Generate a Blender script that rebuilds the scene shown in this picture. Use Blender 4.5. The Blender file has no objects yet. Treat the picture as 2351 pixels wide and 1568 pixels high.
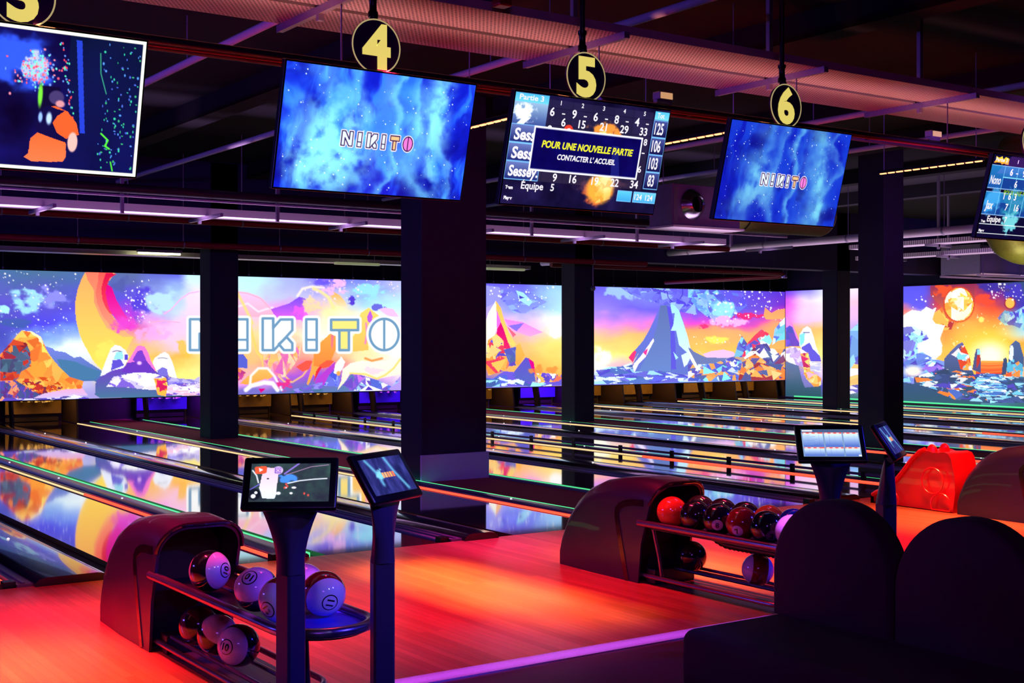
import bpy, bmesh, math, random
import numpy as np
from mathutils import Vector, Matrix, Euler

# ---------------------------------------------------------------- camera, world, exposure
SC = bpy.context.scene
C = SC.collection
R = math.radians
SC.view_settings.view_transform = 'Standard'
SC.view_settings.look = 'None'
SC.view_settings.exposure = 0.0
SC.view_settings.gamma = 1.0
SC.view_settings.use_curve_mapping = False
SC.cycles.use_denoising = True
SC.cycles.sample_clamp_indirect = 4.0
SC.cycles.max_bounces = 8

CAM_H, YAW, FPX, CX, HY = 1.75, R(34.7), 2969.0, 1175.5, 774.0
cam = bpy.data.cameras.new('camera')
cam.sensor_width = 36.0
cam.lens = 36.0 * FPX / 2351.0
cam.shift_y = -10.0 / 2351.0
cam.clip_start, cam.clip_end = 0.05, 200
camo = bpy.data.objects.new('camera', cam)
camo.location = (0, 0, CAM_H)
camo.rotation_euler = (math.pi / 2, 0, -YAW)
C.objects.link(camo)
SC.camera = camo

world = bpy.data.worlds.new('world')
SC.world = world
world.use_nodes = True
world.node_tree.nodes['Background'].inputs['Color'].default_value = (0.30, 0.10, 0.9, 1)
world.node_tree.nodes['Background'].inputs['Strength'].default_value = 0.012


def aim(o, target):
    d = Vector(target) - o.location
    o.rotation_euler = d.to_track_quat('-Z', 'Y').to_euler()


def area(name, loc, target, sx, sy, power, color, spread=180):
    l = bpy.data.lights.new(name, 'AREA')
    l.shape = 'RECTANGLE'
    l.size, l.size_y = sx, sy
    l.energy, l.color = power, color
    l.spread = R(spread)
    o = bpy.data.objects.new(name, l)
    C.objects.link(o)
    o.location = loc
    aim(o, target)
    return o


def spot(name, loc, target, power, color, angle=60, blend=0.6, radius=0.05):
    l = bpy.data.lights.new(name, 'SPOT')
    l.energy, l.color = power, color
    l.spot_size, l.spot_blend, l.shadow_soft_size = R(angle), blend, radius
    o = bpy.data.objects.new(name, l)
    C.objects.link(o)
    o.location = loc
    aim(o, target)
    return o


RED, ORANGE, MAGENTA, BLUE, VIOLET = (1, .010, .055), (1, .31, .11), (1, .04, .5), (.03, .02, 1), (.42, .18, 1)
# coloured wash over the bowlers' approach: lamps hung on the truss above the screens
for x, y, c, p, spr, ln in [(-1.0, 7.3, RED, 40, 80, 1.2), (.6, 7.3, RED, 60, 70, 1.2), (2.1, 7.6, RED, 74, 56, 1.2), (1.75, 6.9, ORANGE, 24, 26, 1.6), (3.7, 7.0, RED, 46, 70, 1.4),
                            (4.95, 7.5, ORANGE, 44, 21, 2.2), (5.4, 7.4, RED, 40, 70, 1.2), (4.35, 6.0, VIOLET, 3, 30, .4), (6.1, 9.0, MAGENTA, 14, 40, .6),
                            (3.5, 8.8, ORANGE, 18, 30, 1.0), (6.75, 7.3, ORANGE, 34, 28, 1.8), (7.9, 7.4, RED, 70, 80, 1.2), (9.6, 7.4, RED, 60, 80, 1.2), (8.6, 8.2, MAGENTA, 14, 40, .8),
                            (10.4, 7.6, ORANGE, 36, 40, 2), (11.8, 7.4, RED, 50, 80, 1.2), (13.6, 7.4, ORANGE, 30, 60, 1.2), (15.6, 7.4, RED, 50, 80, 1.2)]:
    area('approach_wash_lamp', (x, y, 3.32), (x, y + .01, 0), ln, .08, p, c, spr).rotation_euler = (0, 0, R(90))
# unseen fill lights added to brighten trays, pipes, ducts, pillars, hoods and step
area('tray_fill_light', (4.5, 7.55, 3.5), (4.5, 7.56, 5), 17, .1, 22, (1, .36, .30), 105)
area('hall_fill_light', (6.5, 7.3, 3.2), (8.5, 16, 3.4), 15, .15, 32, (.45, .1, 1), 120)  # added to lift the pipes and pillars beyond the screens
area('hall_fill_light', (17, 11.2, 3.2), (19, 20, 3.6), 6, .15, 12, (.6, .2, 1), 120)
area('pipe_fill_light', (9.5, 16.35, 3.05), (9.5, 16.36, 5), 15, .25, 95, (.75, .45, 1), 90)  # no fixture here: added to brighten the undersides above
area('pipe_fill_light', (20.2, 17, 2.9), (20.2, 17.01, 5), 3.6, 7, 80, (.9, .62, 1), 120)
area('pipe_fill_light', (13.3, 14.0, 2.95), (13.3, 14.05, 5), 1.6, .5, 4, (.9, .6, 1), 120)
area('pipe_fill_light', (25.5, 17.2, 2.75), (25.5, 17.21, 5), 3.5, 1, 9, (1, .6, .8), 120)
area('duct_fill_light', (15.7, 10.0, 2.1), (15.8, 10.6, 5), 1, .6, 9, (.85, .75, .4), 120)  # added to bring out the curved duct
spot('violet_fill_spot', (5.5, 6.9, 3.4), (8.45, 13.4, .25), 520, (.16, .08, 1), 9, .6, .05)  # violet fill added for the kick board
spot('violet_fill_spot', (18.4, 12.6, 3.0), (23.95, 17.6, 3.4), 320, (.6, .3, 1), 16, .6, .05)
spot('blue_spot', (23.0, 8.5, 3.2), (25.8, 17, 3.4), 320, (.05, .06, 1), 16, .6, .05)  # blue fill added for the duct box
spot('violet_fill_spot', (1.5, 3.5, 3.4), (6.0, 7.5, .45), 240, (.5, .1, 1), 14, .7, .1)  # violet fill added on the ball return hoods
spot('violet_fill_spot', (-1.6, 4.2, 3.4), (2.43, 7.5, .45), 170, (.5, .1, 1), 14, .7, .1)
area('step_fill_light', (2.5, 5.675, 3.3), (2.5, 5.675, 0), 8, .03, 9, (.72, .1, 1), 4).rotation_euler = (0, 0, 0)  # added overhead to tint the step strip magenta
# two fill lights added out of view, then blue and lilac spots
area('left_fill_light', (-4.6, 13, 3.2), (8, 14, 1.6), 3, .3, 170, (.13, .08, 1), 150)  # unseen fill added for the left faces of the pillars
area('seating_fill_light', (-1.5, -2.5, 4.2), (4, 8, 1.5), 1.6, .4, 48, (.36, .08, 1), 160)  # unseen violet fill added behind the camera
spot('blue_spot', (5.6, 1.2, 3.6), (2.75, 5.5, .5), 1000, (.06, .04, 1), 30, .8, .12)
spot('blue_spot', (9.6, 3.0, 3.6), (6.0, 5.2, .7), 800, BLUE, 34, .8, .12)
spot('lilac_spot', (3.3, 1.0, 3.3), (2.55, 6.2, .45), 120, (.62, .5, 1), 22, .8, .1)
spot('lilac_spot', (4.6, .8, 3.3), (6.1, 6.3, .45), 34, (.75, .4, .9), 22, .8, .1)
# ---------------------------------------------------------------- helpers


def G(px, py, z=0.0):
    """floor-parallel point: where the sight line of a photo pixel meets height z"""
    d = FPX * (CAM_H - z) / (py - HY)
    r = (px - CX) / FPX
    return (d * (.5693 + .8221 * r), d * (.8221 - .5693 * r))


def ratio(px):
    r = (px - CX) / FPX
    return (.5693 + .8221 * r) / (.8221 - .5693 * r)


def lin(c):
    c = np.asarray(c, float) / 255.0
    return np.where(c <= .04045, c / 12.92, ((c + .055) / 1.055) ** 2.4)


def mat(name, col, rough=.5, metal=0.0, emis=None, es=0.0, coat=0.0, var=0.0, vscale=20.0, bump=0.0, spec=.5, alpha=1.0):
    m = bpy.data.materials.new(name)
    m.use_nodes = True
    nt = m.node_tree
    b = nt.nodes['Principled BSDF']
    c = (*lin(col), 1)
    b.inputs['Base Color'].default_value = c
    b.inputs['Roughness'].default_value = rough
    b.inputs['Metallic'].default_value = metal
    b.inputs['Coat Weight'].default_value = coat
    b.inputs['Specular IOR Level'].default_value = spec
    if emis is not None:
        b.inputs['Emission Color'].default_value = (*lin(emis), 1)
        b.inputs['Emission Strength'].default_value = es
    if var or bump:
        tc = nt.nodes.new('ShaderNodeTexCoord')
        n = nt.nodes.new('ShaderNodeTexNoise')
        n.inputs['Scale'].default_value = vscale
        n.inputs['Detail'].default_value = 4
        nt.links.new(tc.outputs['Object'], n.inputs['Vector'])
        if var:
            mx = nt.nodes.new('ShaderNodeMixRGB')
            mx.inputs['Color1'].default_value = tuple(v * (1 - var) for v in c[:3]) + (1,)
            mx.inputs['Color2'].default_value = tuple(min(1, v * (1 + var)) for v in c[:3]) + (1,)
            nt.links.new(n.outputs['Fac'], mx.inputs['Fac'])
            nt.links.new(mx.outputs['Color'], b.inputs['Base Color'])
        if bump:
            bp = nt.nodes.new('ShaderNodeBump')
            bp.inputs['Strength'].default_value = bump
            bp.inputs['Distance'].default_value = .01
            nt.links.new(n.outputs['Fac'], bp.inputs['Height'])
            nt.links.new(bp.outputs['Normal'], b.inputs['Normal'])
    return m


def wood(name, c1, c2, rough, board=.04, coat=0.0, spec=.5, bump=.0):
    """boards running along y"""
    m = bpy.data.materials.new(name)
    m.use_nodes = True
    nt = m.node_tree
    N, L = nt.nodes, nt.links
    b = N['Principled BSDF']
    b.inputs['Roughness'].default_value = rough
    b.inputs['Coat Weight'].default_value = coat
    b.inputs['Coat Roughness'].default_value = .04
    b.inputs['Specular IOR Level'].default_value = spec
    tc = N.new('ShaderNodeTexCoord')
    mp = N.new('ShaderNodeMapping')
    mp.inputs['Rotation'].default_value = (0, 0, R(90))
    L.new(tc.outputs['Object'], mp.inputs['Vector'])
    br = N.new('ShaderNodeTexBrick')
    br.inputs['Scale'].default_value = 1
    br.inputs['Brick Width'].default_value = 2.2
    br.inputs['Row Height'].default_value = board
    br.inputs['Mortar Size'].default_value = .0012
    br.inputs['Color1'].default_value = (*lin(c1), 1)
    br.inputs['Color2'].default_value = (*lin(c2), 1)
    br.inputs['Mortar'].default_value = (*(lin(c2) * .45), 1)
    L.new(mp.outputs['Vector'], br.inputs['Vector'])
    mp2 = N.new('ShaderNodeMapping')
    mp2.inputs['Scale'].default_value = (60, 2.0, 1)
    L.new(tc.outputs['Object'], mp2.inputs['Vector'])
    nz = N.new('ShaderNodeTexNoise')
    nz.inputs['Scale'].default_value = 1.0
    nz.inputs['Detail'].default_value = 5
    L.new(mp2.outputs['Vector'], nz.inputs['Vector'])
    mx = N.new('ShaderNodeMixRGB')
    mx.blend_type = 'MULTIPLY'
    mx.inputs['Fac'].default_value = .55
    L.new(br.outputs['Color'], mx.inputs['Color1'])
    L.new(nz.outputs['Color'], mx.inputs['Color2'])
    L.new(mx.outputs['Color'], b.inputs['Base Color'])
    if bump:
        bp = N.new('ShaderNodeBump')
        bp.inputs['Strength'].default_value = bump
        bp.inputs['Distance'].default_value = .002
        L.new(nz.outputs['Fac'], bp.inputs['Height'])
        L.new(bp.outputs['Normal'], b.inputs['Normal'])
    return m


class MB:
    """collects shapes; build() links them as one mesh object"""

    def __init__(s):
        s.v, s.f, s.m = [], [], []

    def add(s, vs, fs, mi=0):
        k = len(s.v)
        s.v += [tuple(v) for v in vs]
        s.f += [tuple(i + k for i in f) for f in fs]
        s.m += [mi] * len(fs)
        return s

    def box(s, x0, x1, y0, y1, z0, z1, mi=0, bev=0.0):
        if bev:
            bm = bmesh.new()
            bmesh.ops.create_cube(bm, size=1)
            for v in bm.verts:
                v.co = Vector((x0 + (v.co.x + .5) * (x1 - x0), y0 + (v.co.y + .5) * (y1 - y0), z0 + (v.co.z + .5) * (z1 - z0)))
            bmesh.ops.bevel(bm, geom=bm.edges[:], offset=bev, segments=3, affect='EDGES', profile=.5)
            return s.bm(bm, mi)
        vs = [(x, y, z) for z in (z0, z1) for y in (y0, y1) for x in (x0, x1)]
        return s.add(vs, [(0, 2, 3, 1), (4, 5, 7, 6), (0, 1, 5, 4), (2, 6, 7, 3), (0, 4, 6, 2), (1, 3, 7, 5)], mi)

    def bm(s, bm, mi=0, M=None):
        bm.verts.index_update()
        s.add([(M @ v.co) if M else v.co for v in bm.verts], [[v.index for v in f.verts] for f in bm.faces], mi)
        bm.free()
        return s

    def tube(s, pts, r, seg=10, closed=False, mi=0, cap=True):
        P = [Vector(p) for p in pts]
        n = len(P)
        rr = r if hasattr(r, '__len__') else [r] * n
        rings = []
        up = None
        for i in range(n):
            a = P[(i - 1) % n] if (i or closed) else P[0]
            b = P[(i + 1) % n] if (i < n - 1 or closed) else P[-1]
            t = (b - a).normalized()
            if up is None:
                up = t.orthogonal().normalized()
            up = (up - t * up.dot(t)).normalized()
            w = t.cross(up)
            rings.append([P[i] + (up * math.cos(2 * math.pi * k / seg) + w * math.sin(2 * math.pi * k / seg)) * rr[i] for k in range(seg)])
        vs = [v for g in rings for v in g]
        fs = []
        for i in range(n if closed else n - 1):
            j = (i + 1) % n
            for k in range(seg):
                l = (k + 1) % seg
                fs.append((i * seg + k, i * seg + l, j * seg + l, j * seg + k))
        if cap and not closed:
            fs.append(tuple(range(seg))[::-1])
            fs.append(tuple((n - 1) * seg + k for k in range(seg)))
        return s.add(vs, fs, mi)

    def lathe(s, prof, seg=24, M=None, mi=0, cap=True):
        """prof: (radius, height) pairs about z"""
        vs = [(r * math.cos(2 * math.pi * k / seg), r * math.sin(2 * math.pi * k / seg), z) for r, z in prof for k in range(seg)]
        if M:
            vs = [M @ Vector(v) for v in vs]
        fs = []
        for i in range(len(prof) - 1):
            for k in range(seg):
                l = (k + 1) % seg
                fs.append((i * seg + k, i * seg + l, (i + 1) * seg + l, (i + 1) * seg + k))
        if cap:
            fs.append(tuple(range(seg))[::-1])
            fs.append(tuple((len(prof) - 1) * seg + k for k in range(seg)))
        return s.add(vs, fs, mi)

    def loft(s, rings, cap=True, closed=True, mi=0):
        n = len(rings[0])
        vs = [v for g in rings for v in g]
        fs = []
        for i in range(len(rings) - 1):
            for k in range(n if closed else n - 1):
                l = (k + 1) % n
                fs.append((i * n + k, i * n + l, (i + 1) * n + l, (i + 1) * n + k))
        if cap:
            fs.append(tuple(range(n))[::-1])
            fs.append(tuple((len(rings) - 1) * n + k for k in range(n)))
        return s.add(vs, fs, mi)

    def prism(s, poly, fn0, fn1, mi=0):
        """poly of 2-D points mapped by fn0 and fn1 to the two ends"""
        n = len(poly)
        vs = [fn0(*p) for p in poly] + [fn1(*p) for p in poly]
        fs = [tuple(range(n))[::-1], tuple(range(n, 2 * n))] + [(k, (k + 1) % n, n + (k + 1) % n, n + k) for k in range(n)]
        return s.add(vs, fs, mi)

    def build(s, name, m, parent=None, smooth=False, off=None):
        me = bpy.data.meshes.new(name)
        vs = s.v if off is None else [(v[0] - off[0], v[1] - off[1], v[2] - off[2]) for v in s.v]
        me.from_pydata(vs, [], s.f)
        for x in (m if isinstance(m, (list, tuple)) else [m]):
            me.materials.append(x)
        me.polygons.foreach_set('material_index', s.m)
        bm = bmesh.new()
        bm.from_mesh(me)
        bmesh.ops.recalc_face_normals(bm, faces=bm.faces[:])
        bm.to_mesh(me)
        bm.free()
        if smooth:
            me.polygons.foreach_set('use_smooth', [True] * len(me.polygons))
            me.set_sharp_from_angle(angle=R(smooth if smooth is not True else 40))
        o = bpy.data.objects.new(name, me)
        C.objects.link(o)
        if parent:
            o.parent = parent
        return o


def tag(o, label=None, cat=None, group=None, kind=None):
    if label:
        o['label'] = label
    if cat:
        o['category'] = cat
    if group:
        o['group'] = group
    if kind:
        o['kind'] = kind
    return o


def thing(name, label, cat, loc=(0, 0, 0), group=None, rz=0, rx=0):
    o = bpy.data.objects.new(name, None)
    o.empty_display_size = .1
    C.objects.link(o)
    o.location = loc
    o.rotation_euler = (rx, 0, rz)
    return tag(o, label, cat, group)


def copy_tree(o, parent=None):
    c = o.copy()
    C.objects.link(c)
    if parent:
        c.parent = parent
    for ch in list(o.children):
        copy_tree(ch, c)
    return c


# ---------------------------------------------------------------- artwork painter (colours of printed / displayed pictures)


def vnoise(x, y, seed=0):
    xi, yi = np.floor(x).astype(np.int64), np.floor(y).astype(np.int64)
    fx, fy = x - xi, y - yi
    fx, fy = fx * fx * (3 - 2 * fx), fy * fy * (3 - 2 * fy)

    def h(a, b):
        n = (a * 374761393 + b * 668265263 + seed * 974634721) & 0x7fffffff
        n = ((n ^ (n >> 13)) * 1274126177) & 0x7fffffff
        return ((n ^ (n >> 16)) & 0xffff) / 65535.0
    return (h(xi, yi) * (1 - fx) + h(xi + 1, yi) * fx) * (1 - fy) + (h(xi, yi + 1) * (1 - fx) + h(xi + 1, yi + 1) * fx) * fy


def fbm(x, y, seed=0, oct=4):
    s, a, t = 0, .5, 0
    for i in range(oct):
        s = s + a * vnoise(x * 2 ** i, y * 2 ** i, seed + i)
        t += a
        a *= .5
    return s / t


def sst(a, b, x):
    t = np.clip((x - a) / (b - a), 0, 1)
    return t * t * (3 - 2 * t)


class Paint:
    def __init__(s, U, V, col=(0, 0, 0)):
        s.U, s.V = U, V
        s.C = np.tile(np.array(col, float), (len(U), 1))

    def mix(s, a, col, idx=None):
        col = np.asarray(col, float)
        if idx is None:
            s.C += (col - s.C) * a[:, None]
        else:
            s.C[idx] += (col - s.C[idx]) * a[:, None]

    def box_idx(s, x0, x1, y0, y1):
        return np.nonzero((s.U >= x0) & (s.U <= x1) & (s.V >= y0) & (s.V <= y1))[0]

    def inside(s, pts):
        P = np.asarray(pts, float)
        i = s.box_idx(P[:, 0].min(), P[:, 0].max(), P[:, 1].min(), P[:, 1].max())
        u, v = s.U[i], s.V[i]
        c = np.zeros(len(i), bool)
        for k in range(len(P)):
            x0, y0 = P[k - 1]
            x1, y1 = P[k]
            if y0 == y1:
                continue
            cr = ((y0 > v) != (y1 > v)) & (u < (x1 - x0) * (v - y0) / (y1 - y0) + x0)
            c ^= cr
        return i[c]

    def poly(s, pts, col, col2=None, a=1.0):
        """flat colour, or col at the top of the shape to col2 at its foot"""
        i = s.inside(pts)
        if not len(i):
            return s
        c = np.asarray(col, float)
        if col2 is not None:
            ys = [p[1] for p in pts]
            t = ((s.V[i] - min(ys)) / (max(ys) - min(ys)))[:, None]
            c = c * (1 - t) + np.asarray(col2, float) * t
        s.C[i] += (c - s.C[i]) * a
        return s

    def rect(s, x0, y0, x1, y1, col, col2=None, a=1.0):
        return s.poly([(x0, y0), (x1, y0), (x1, y1), (x0, y1)], col, col2, a)

    def ell(s, cx, cy, rx, ry, col, soft=.1, a=1.0):
        i = s.box_idx(cx - rx * (1 + soft), cx + rx * (1 + soft), cy - ry * (1 + soft), cy + ry * (1 + soft))
        d = np.hypot((s.U[i] - cx) / rx, (s.V[i] - cy) / ry)
        s.mix(a * (1 - sst(1 - soft, 1 + soft, d)), col, i)
        return s

    def line(s, pts, w, col, soft=.8, closed=False, a=1.0):
        P = np.asarray(list(pts) + ([pts[0]] if closed else []), float)
        g = w + soft + 1
        i = s.box_idx(P[:, 0].min() - g, P[:, 0].max() + g, P[:, 1].min() - g, P[:, 1].max() + g)
        if not len(i):
            return s
        u, v = s.U[i], s.V[i]
        D = np.full(len(i), 1e9)
        for k in range(len(P) - 1):
            dx, dy = P[k + 1] - P[k]
            t = np.clip(((u - P[k, 0]) * dx + (v - P[k, 1]) * dy) / (dx * dx + dy * dy + 1e-9), 0, 1)
            D = np.minimum(D, np.hypot(u - P[k, 0] - t * dx, v - P[k, 1] - t * dy))
        s.mix(a * (1 - sst(w / 2 - soft, w / 2 + soft, D)), col, i)
        return s

    def facets(s, pts, n, pal, seed=0, sx=1.0, sy=1.0, a=1.0):
        """crystal facets: straight edged shards in the colours of the palette, kept inside the shape"""
        i = s.inside(pts)
        if not len(i):
            return s
        rg = np.random.RandomState(seed)
        P = np.asarray(pts, float)
        x0, y0, x1, y1 = P[:, 0].min(), P[:, 1].min(), P[:, 0].max(), P[:, 1].max()
        pal = np.asarray(pal, float)
        u, v = s.U[i], s.V[i]
        col = np.tile(pal[rg.randint(len(pal))], (len(i), 1))
        r0 = 1.25 * math.sqrt((x1 - x0) * (y1 - y0) / n)
        for k in range(int(n * 2.6)):
            cx, cy, th = rg.uniform(x0, x1), rg.uniform(y0, y1), rg.uniform(0, 6.28)
            rr = r0 * rg.uniform(.45, 1.25)
            T = [(cx + rr * sx * math.cos(th + q + rg.uniform(-.5, .5)), cy + rr * sy * math.sin(th + q + rg.uniform(-.5, .5))) for q in (0, 2.1, 4.2)]
            m = np.ones(len(i), bool)
            ar = (T[1][0] - T[0][0]) * (T[2][1] - T[0][1]) - (T[1][1] - T[0][1]) * (T[2][0] - T[0][0])
            for q in range(3):
                (ax, ay), (bx, by) = T[q], T[(q + 1) % 3]
                m &= ((bx - ax) * (v - ay) - (by - ay) * (u - ax)) * ar >= 0
            col[m] = pal[rg.randint(len(pal))] * rg.uniform(.9, 1.08)
        s.C[i] += (col - s.C[i]) * a
        return s

    def cloud(s, cx, cy, rx, ry, col, f=.06, lo=.35, hi=.65, seed=0, a=1.0, fy=None):
        i = s.box_idx(cx - rx, cx + rx, cy - ry, cy + ry)
        u, v = s.U[i], s.V[i]
        d = np.hypot((u - cx) / rx, (v - cy) / ry) + (fbm(u * f * .8, v * f * 1.2, seed + 77) - .5) * 1.1
        n = fbm(u * f, v * (fy or f), seed)
        s.mix(a * sst(lo, hi, n * 1.0 + (1 - d) * .5 - .2) * (1 - sst(.55, .95, d)) * (1 - sst(.8, 1, np.hypot((u - cx) / rx, (v - cy) / ry))), col, i)
        return s

    def stars(s, x0, x1, y0, y1, n, seed=0, r=1.4, col=(255, 255, 255), sq=1.0):
        rg = np.random.RandomState(seed)
        for k in range(n):
            rr = r * rg.choice([.6, .6, .8, 1, 1.5])
            s.ell(rg.uniform(x0, x1), rg.uniform(y0, y1), rr * sq, rr, col, .5)
        return s


def art_mat(name, gain=1.0, rough=.35, spec=.3):
    """light-box / display surface: shows the picture's own colours, lit from within"""
    m = bpy.data.materials.new(name)
    m.use_nodes = True
    nt = m.node_tree
    b = nt.nodes['Principled BSDF']
    b.inputs['Base Color'].default_value = (.02, .02, .02, 1)
    b.inputs['Roughness'].default_value = rough
    b.inputs['Specular IOR Level'].default_value = spec
    at = nt.nodes.new('ShaderNodeVertexColor')
    at.layer_name = 'art'
    nt.links.new(at.outputs['Color'], b.inputs['Emission Color'])
    b.inputs['Emission Strength'].default_value = gain
    m.cycles.emission_sampling = 'NONE'
    return m


def art_grid(name, P00, PX, PY, nx, ny, painter, m, parent=None):
    """picture grid: corner P00 (top left), PX to the right, PY downwards; painter(X, Y, Z) -> 0..255 colours"""
    P00, PX, PY = (np.array(p, float) for p in (P00, PX, PY))
    s, t = np.meshgrid(np.linspace(0, 1, nx), np.linspace(0, 1, ny))
    s, t = s.ravel(), t.ravel()
    co = P00 + s[:, None] * PX + t[:, None] * PY
    me = bpy.data.meshes.new(name)
    nf = (nx - 1) * (ny - 1)
    me.vertices.add(nx * ny)
    me.vertices.foreach_set('co', co.ravel().astype(np.float32))
    a = (np.arange(ny - 1)[:, None] * nx + np.arange(nx - 1)[None, :]).ravel()
    q = np.stack([a, a + nx, a + nx + 1, a + 1], 1)
    me.loops.add(nf * 4)
    me.loops.foreach_set('vertex_index', q.ravel().astype(np.int32))
    me.polygons.add(nf)
    me.polygons.foreach_set('loop_start', np.arange(0, nf * 4, 4, dtype=np.int32))
    me.update(calc_edges=True)
    me.validate()
    col = np.clip(painter(s, t, co), 0, 330)
    at = me.color_attributes.new('art', 'FLOAT_COLOR', 'POINT')
    at.data.foreach_set('color', np.concatenate([lin(col), np.ones((len(col), 1))], 1).ravel().astype(np.float32))
    me.materials.append(m)
    o = bpy.data.objects.new(name, me)
    C.objects.link(o)
    if parent:
        o.parent = parent
    return o


_tx = {}


def text_geo(body, bold=0.0):
    k = (body, bold)
    if k not in _tx:
        cu = bpy.data.curves.new('text', 'FONT')
        cu.body = body
        cu.size = 1
        cu.offset = bold
        cu.resolution_u = 4
        cu.fill_mode = 'FRONT'
        o = bpy.data.objects.new('text', cu)
        me = o.to_mesh()
        vs = [tuple(v.co) for v in me.vertices]
        fs = [tuple(p.vertices) for p in me.polygons]
        o.to_mesh_clear()
        bpy.data.objects.remove(o)
        bpy.data.curves.remove(cu)
        _tx[k] = (vs, fs)
    return _tx[k]


def text(mb, body, x, y, h, fn, w=None, bold=.02, align='c', mi=0, rot=0.0, slant=0.0):
    """capital height h at (x, y) baseline; w: squeeze to that width; fn maps 2-D to 3-D"""
    vs, fs = text_geo(body, bold)
    xs = [v[0] for v in vs]
    x0, x1 = min(xs), max(xs)
    k = h / .69
    kx = k if w is None else w / (x1 - x0)
    ox = {'c': (x0 + x1) / 2, 'l': x0, 'r': x1}[align]
    out = []
    for v in vs:
        a, b = (v[0] - ox) * kx + slant * v[1] * k, v[1] * k
        a, b = a * math.cos(rot) - b * math.sin(rot), a * math.sin(rot) + b * math.cos(rot)
        out.append(fn(x + a, y + b))
    mb.add(out, fs, mi)


def logo(p, fx, fy, edge, fills, halo=(255, 255, 255), w=6.0, soft=.8):
    """the venue's word mark in line letters, in its own 434..915 x 731..806 frame"""
    K1 = [(603, 731), (627, 731), (627, 753), (644, 733.5), (671, 733.5), (671, 758), (629, 804), (603, 804)]
    K2 = [(640, 790), (652, 804), (671, 804), (671, 788), (658, 774)]
    N = [(436, 733), (458, 733), (487, 772), (487, 733), (509, 733), (509, 804), (487, 804), (458, 766), (458, 804), (436, 804)]
    rects = [(541, 733, 568, 804), (703, 733, 727, 804)]
    T1, T2 = (760, 734, 822, 758), (779, 758, 801, 804)
    k = fx(1) - fx(0)

    def m(pts):
        return [(fx(a), fy(b)) for a, b in pts]

    def rc(r):
        return m([(r[0], r[1]), (r[2], r[1]), (r[2], r[3]), (r[0], r[3])])
    O = m([(882 + 33 * math.cos(a * .1309), 768 + 36 * math.sin(a * .1309)) for a in range(48)])
    shapes = [m(N), rc(rects[0]), m(K1), m(K2), rc(rects[1]), rc(T1), rc(T2), O]
    for s_ in shapes:
        p.line(s_, (w + 10) * k, halo, soft, True)
    for s_, f in zip(shapes, [fills[0]] * 5 + [fills[1]] * 2 + [fills[2]]):
        p.poly(s_, f)
    for s_ in shapes:
        p.line(s_, w * k, edge, soft, True)
    for a, b in ([(541, 780), (568, 780)], [(703, 780), (727, 780)], [(882, 733), (882, 803)], [(627, 731), (627, 800)]):
        p.line(m([a, b]), w * k * .9, edge, soft)

# ---------------------------------------------------------------- measures of the hall (x across the lanes, y down the lanes, z up)
FOUL, STEP, DECK, MASK, BACK = 9.39, 5.75, 25.9, 26.5, 28.3
WALLX = 28.04
LANES = [1.65, 3.67, 5.22, 7.06, 9.77, 11.77, 13.32, 15.16, 17.85, 19.87, 21.42, 23.26, 25.55, 27.22]
CEIL = 4.75

# ---------------------------------------------------------------- room shell
m_dark = mat('dark_paint', (34, 24, 62), .8, var=.25, vscale=6)
m_ceil = mat('black_ceiling', (15, 9, 23), .9, var=.3, vscale=3)
m_concourse = mat('dark_vinyl_floor', (70, 40, 52), .45, var=.3, vscale=5)
m_approach = wood('maple_boards', (206, 140, 94), (176, 108, 72), .33, .055, coat=.15, spec=.5)
m_base = mat('black_base', (12, 10, 16), .6)
m_strip = mat('aluminium_strip', (190, 180, 205), .35, .6, var=.2, vscale=60)


def struct(name, mb, m, kind='structure', label=None, smooth=False):
    o = mb.build(name, m, smooth=smooth)
    return tag(o, label=label, kind=kind)


struct('floor', MB().box(-5, WALLX, STEP, FOUL, -.12, 0), m_approach)
struct('floor', MB().box(-5, WALLX, -4.5, STEP - .15, -.12, 0), m_concourse)
struct('floor', MB().box(-5, WALLX, FOUL, BACK, -.2, -.12), m_base)
struct('trim_1', MB().box(-5, WALLX, STEP - .15, STEP, -.1, .008), m_strip)
struct('ceiling', MB().box(-5, WALLX + .3, -4.5, BACK + .3, CEIL, CEIL + .2), m_ceil)
struct('wall_back', MB().box(-5, WALLX + .3, BACK, BACK + .3, -.2, CEIL), m_dark)
struct('wall_right', MB().box(WALLX + .06, WALLX + .3, -4.5, BACK, -.2, CEIL), m_dark)
struct('wall_left', MB().box(-5.3, -5, -4.5, BACK, -.2, CEIL), m_dark)
struct('wall_rear', MB().box(-5, WALLX, -4.8, -4.5, -.2, CEIL), m_dark)

# ---------------------------------------------------------------- pillars and beam
m_pillar = mat('dark_blue_plaster', (29, 21, 58), .75, var=.35, vscale=45, bump=.25)
m_kick = mat('grey_kick_board', (185, 175, 225), .5, var=.1, vscale=40)
PIL = [(7.96, 8.90, 13.41, 13.91, 'wide dark pillar with pale kick board, behind the two tablet stands by the near ball rack'),
       (8.34, 8.85, 21.1, 21.58, 'dark pillar on the red carpet strip that cuts through the lettered mural'),
       (16.18, 16.69, 21.1, 21.56, 'dark far pillar with a small round bob hung at its right edge'),
       (16.41, 16.89, 13.41, 13.93, 'dark pillar rising behind the two tablet stands beside the domed seat backs'),
       (24.11, 24.58, 21.1, 21.56, 'farthest dark pillar standing in front of the side wall mural')]
for x0, x1, y0, y1, lb in PIL:
    o = struct('pillar', MB().box(x0, x1, y0, y1, 0, CEIL, bev=.012), m_pillar, label=lb)
    if x1 - x0 > .8:
        MB().box(x0 - .02, x1 + .02, y0 - .03, y0 - .002, 0.0, .33, bev=.006).build('kick_board', m_kick, o)
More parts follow.
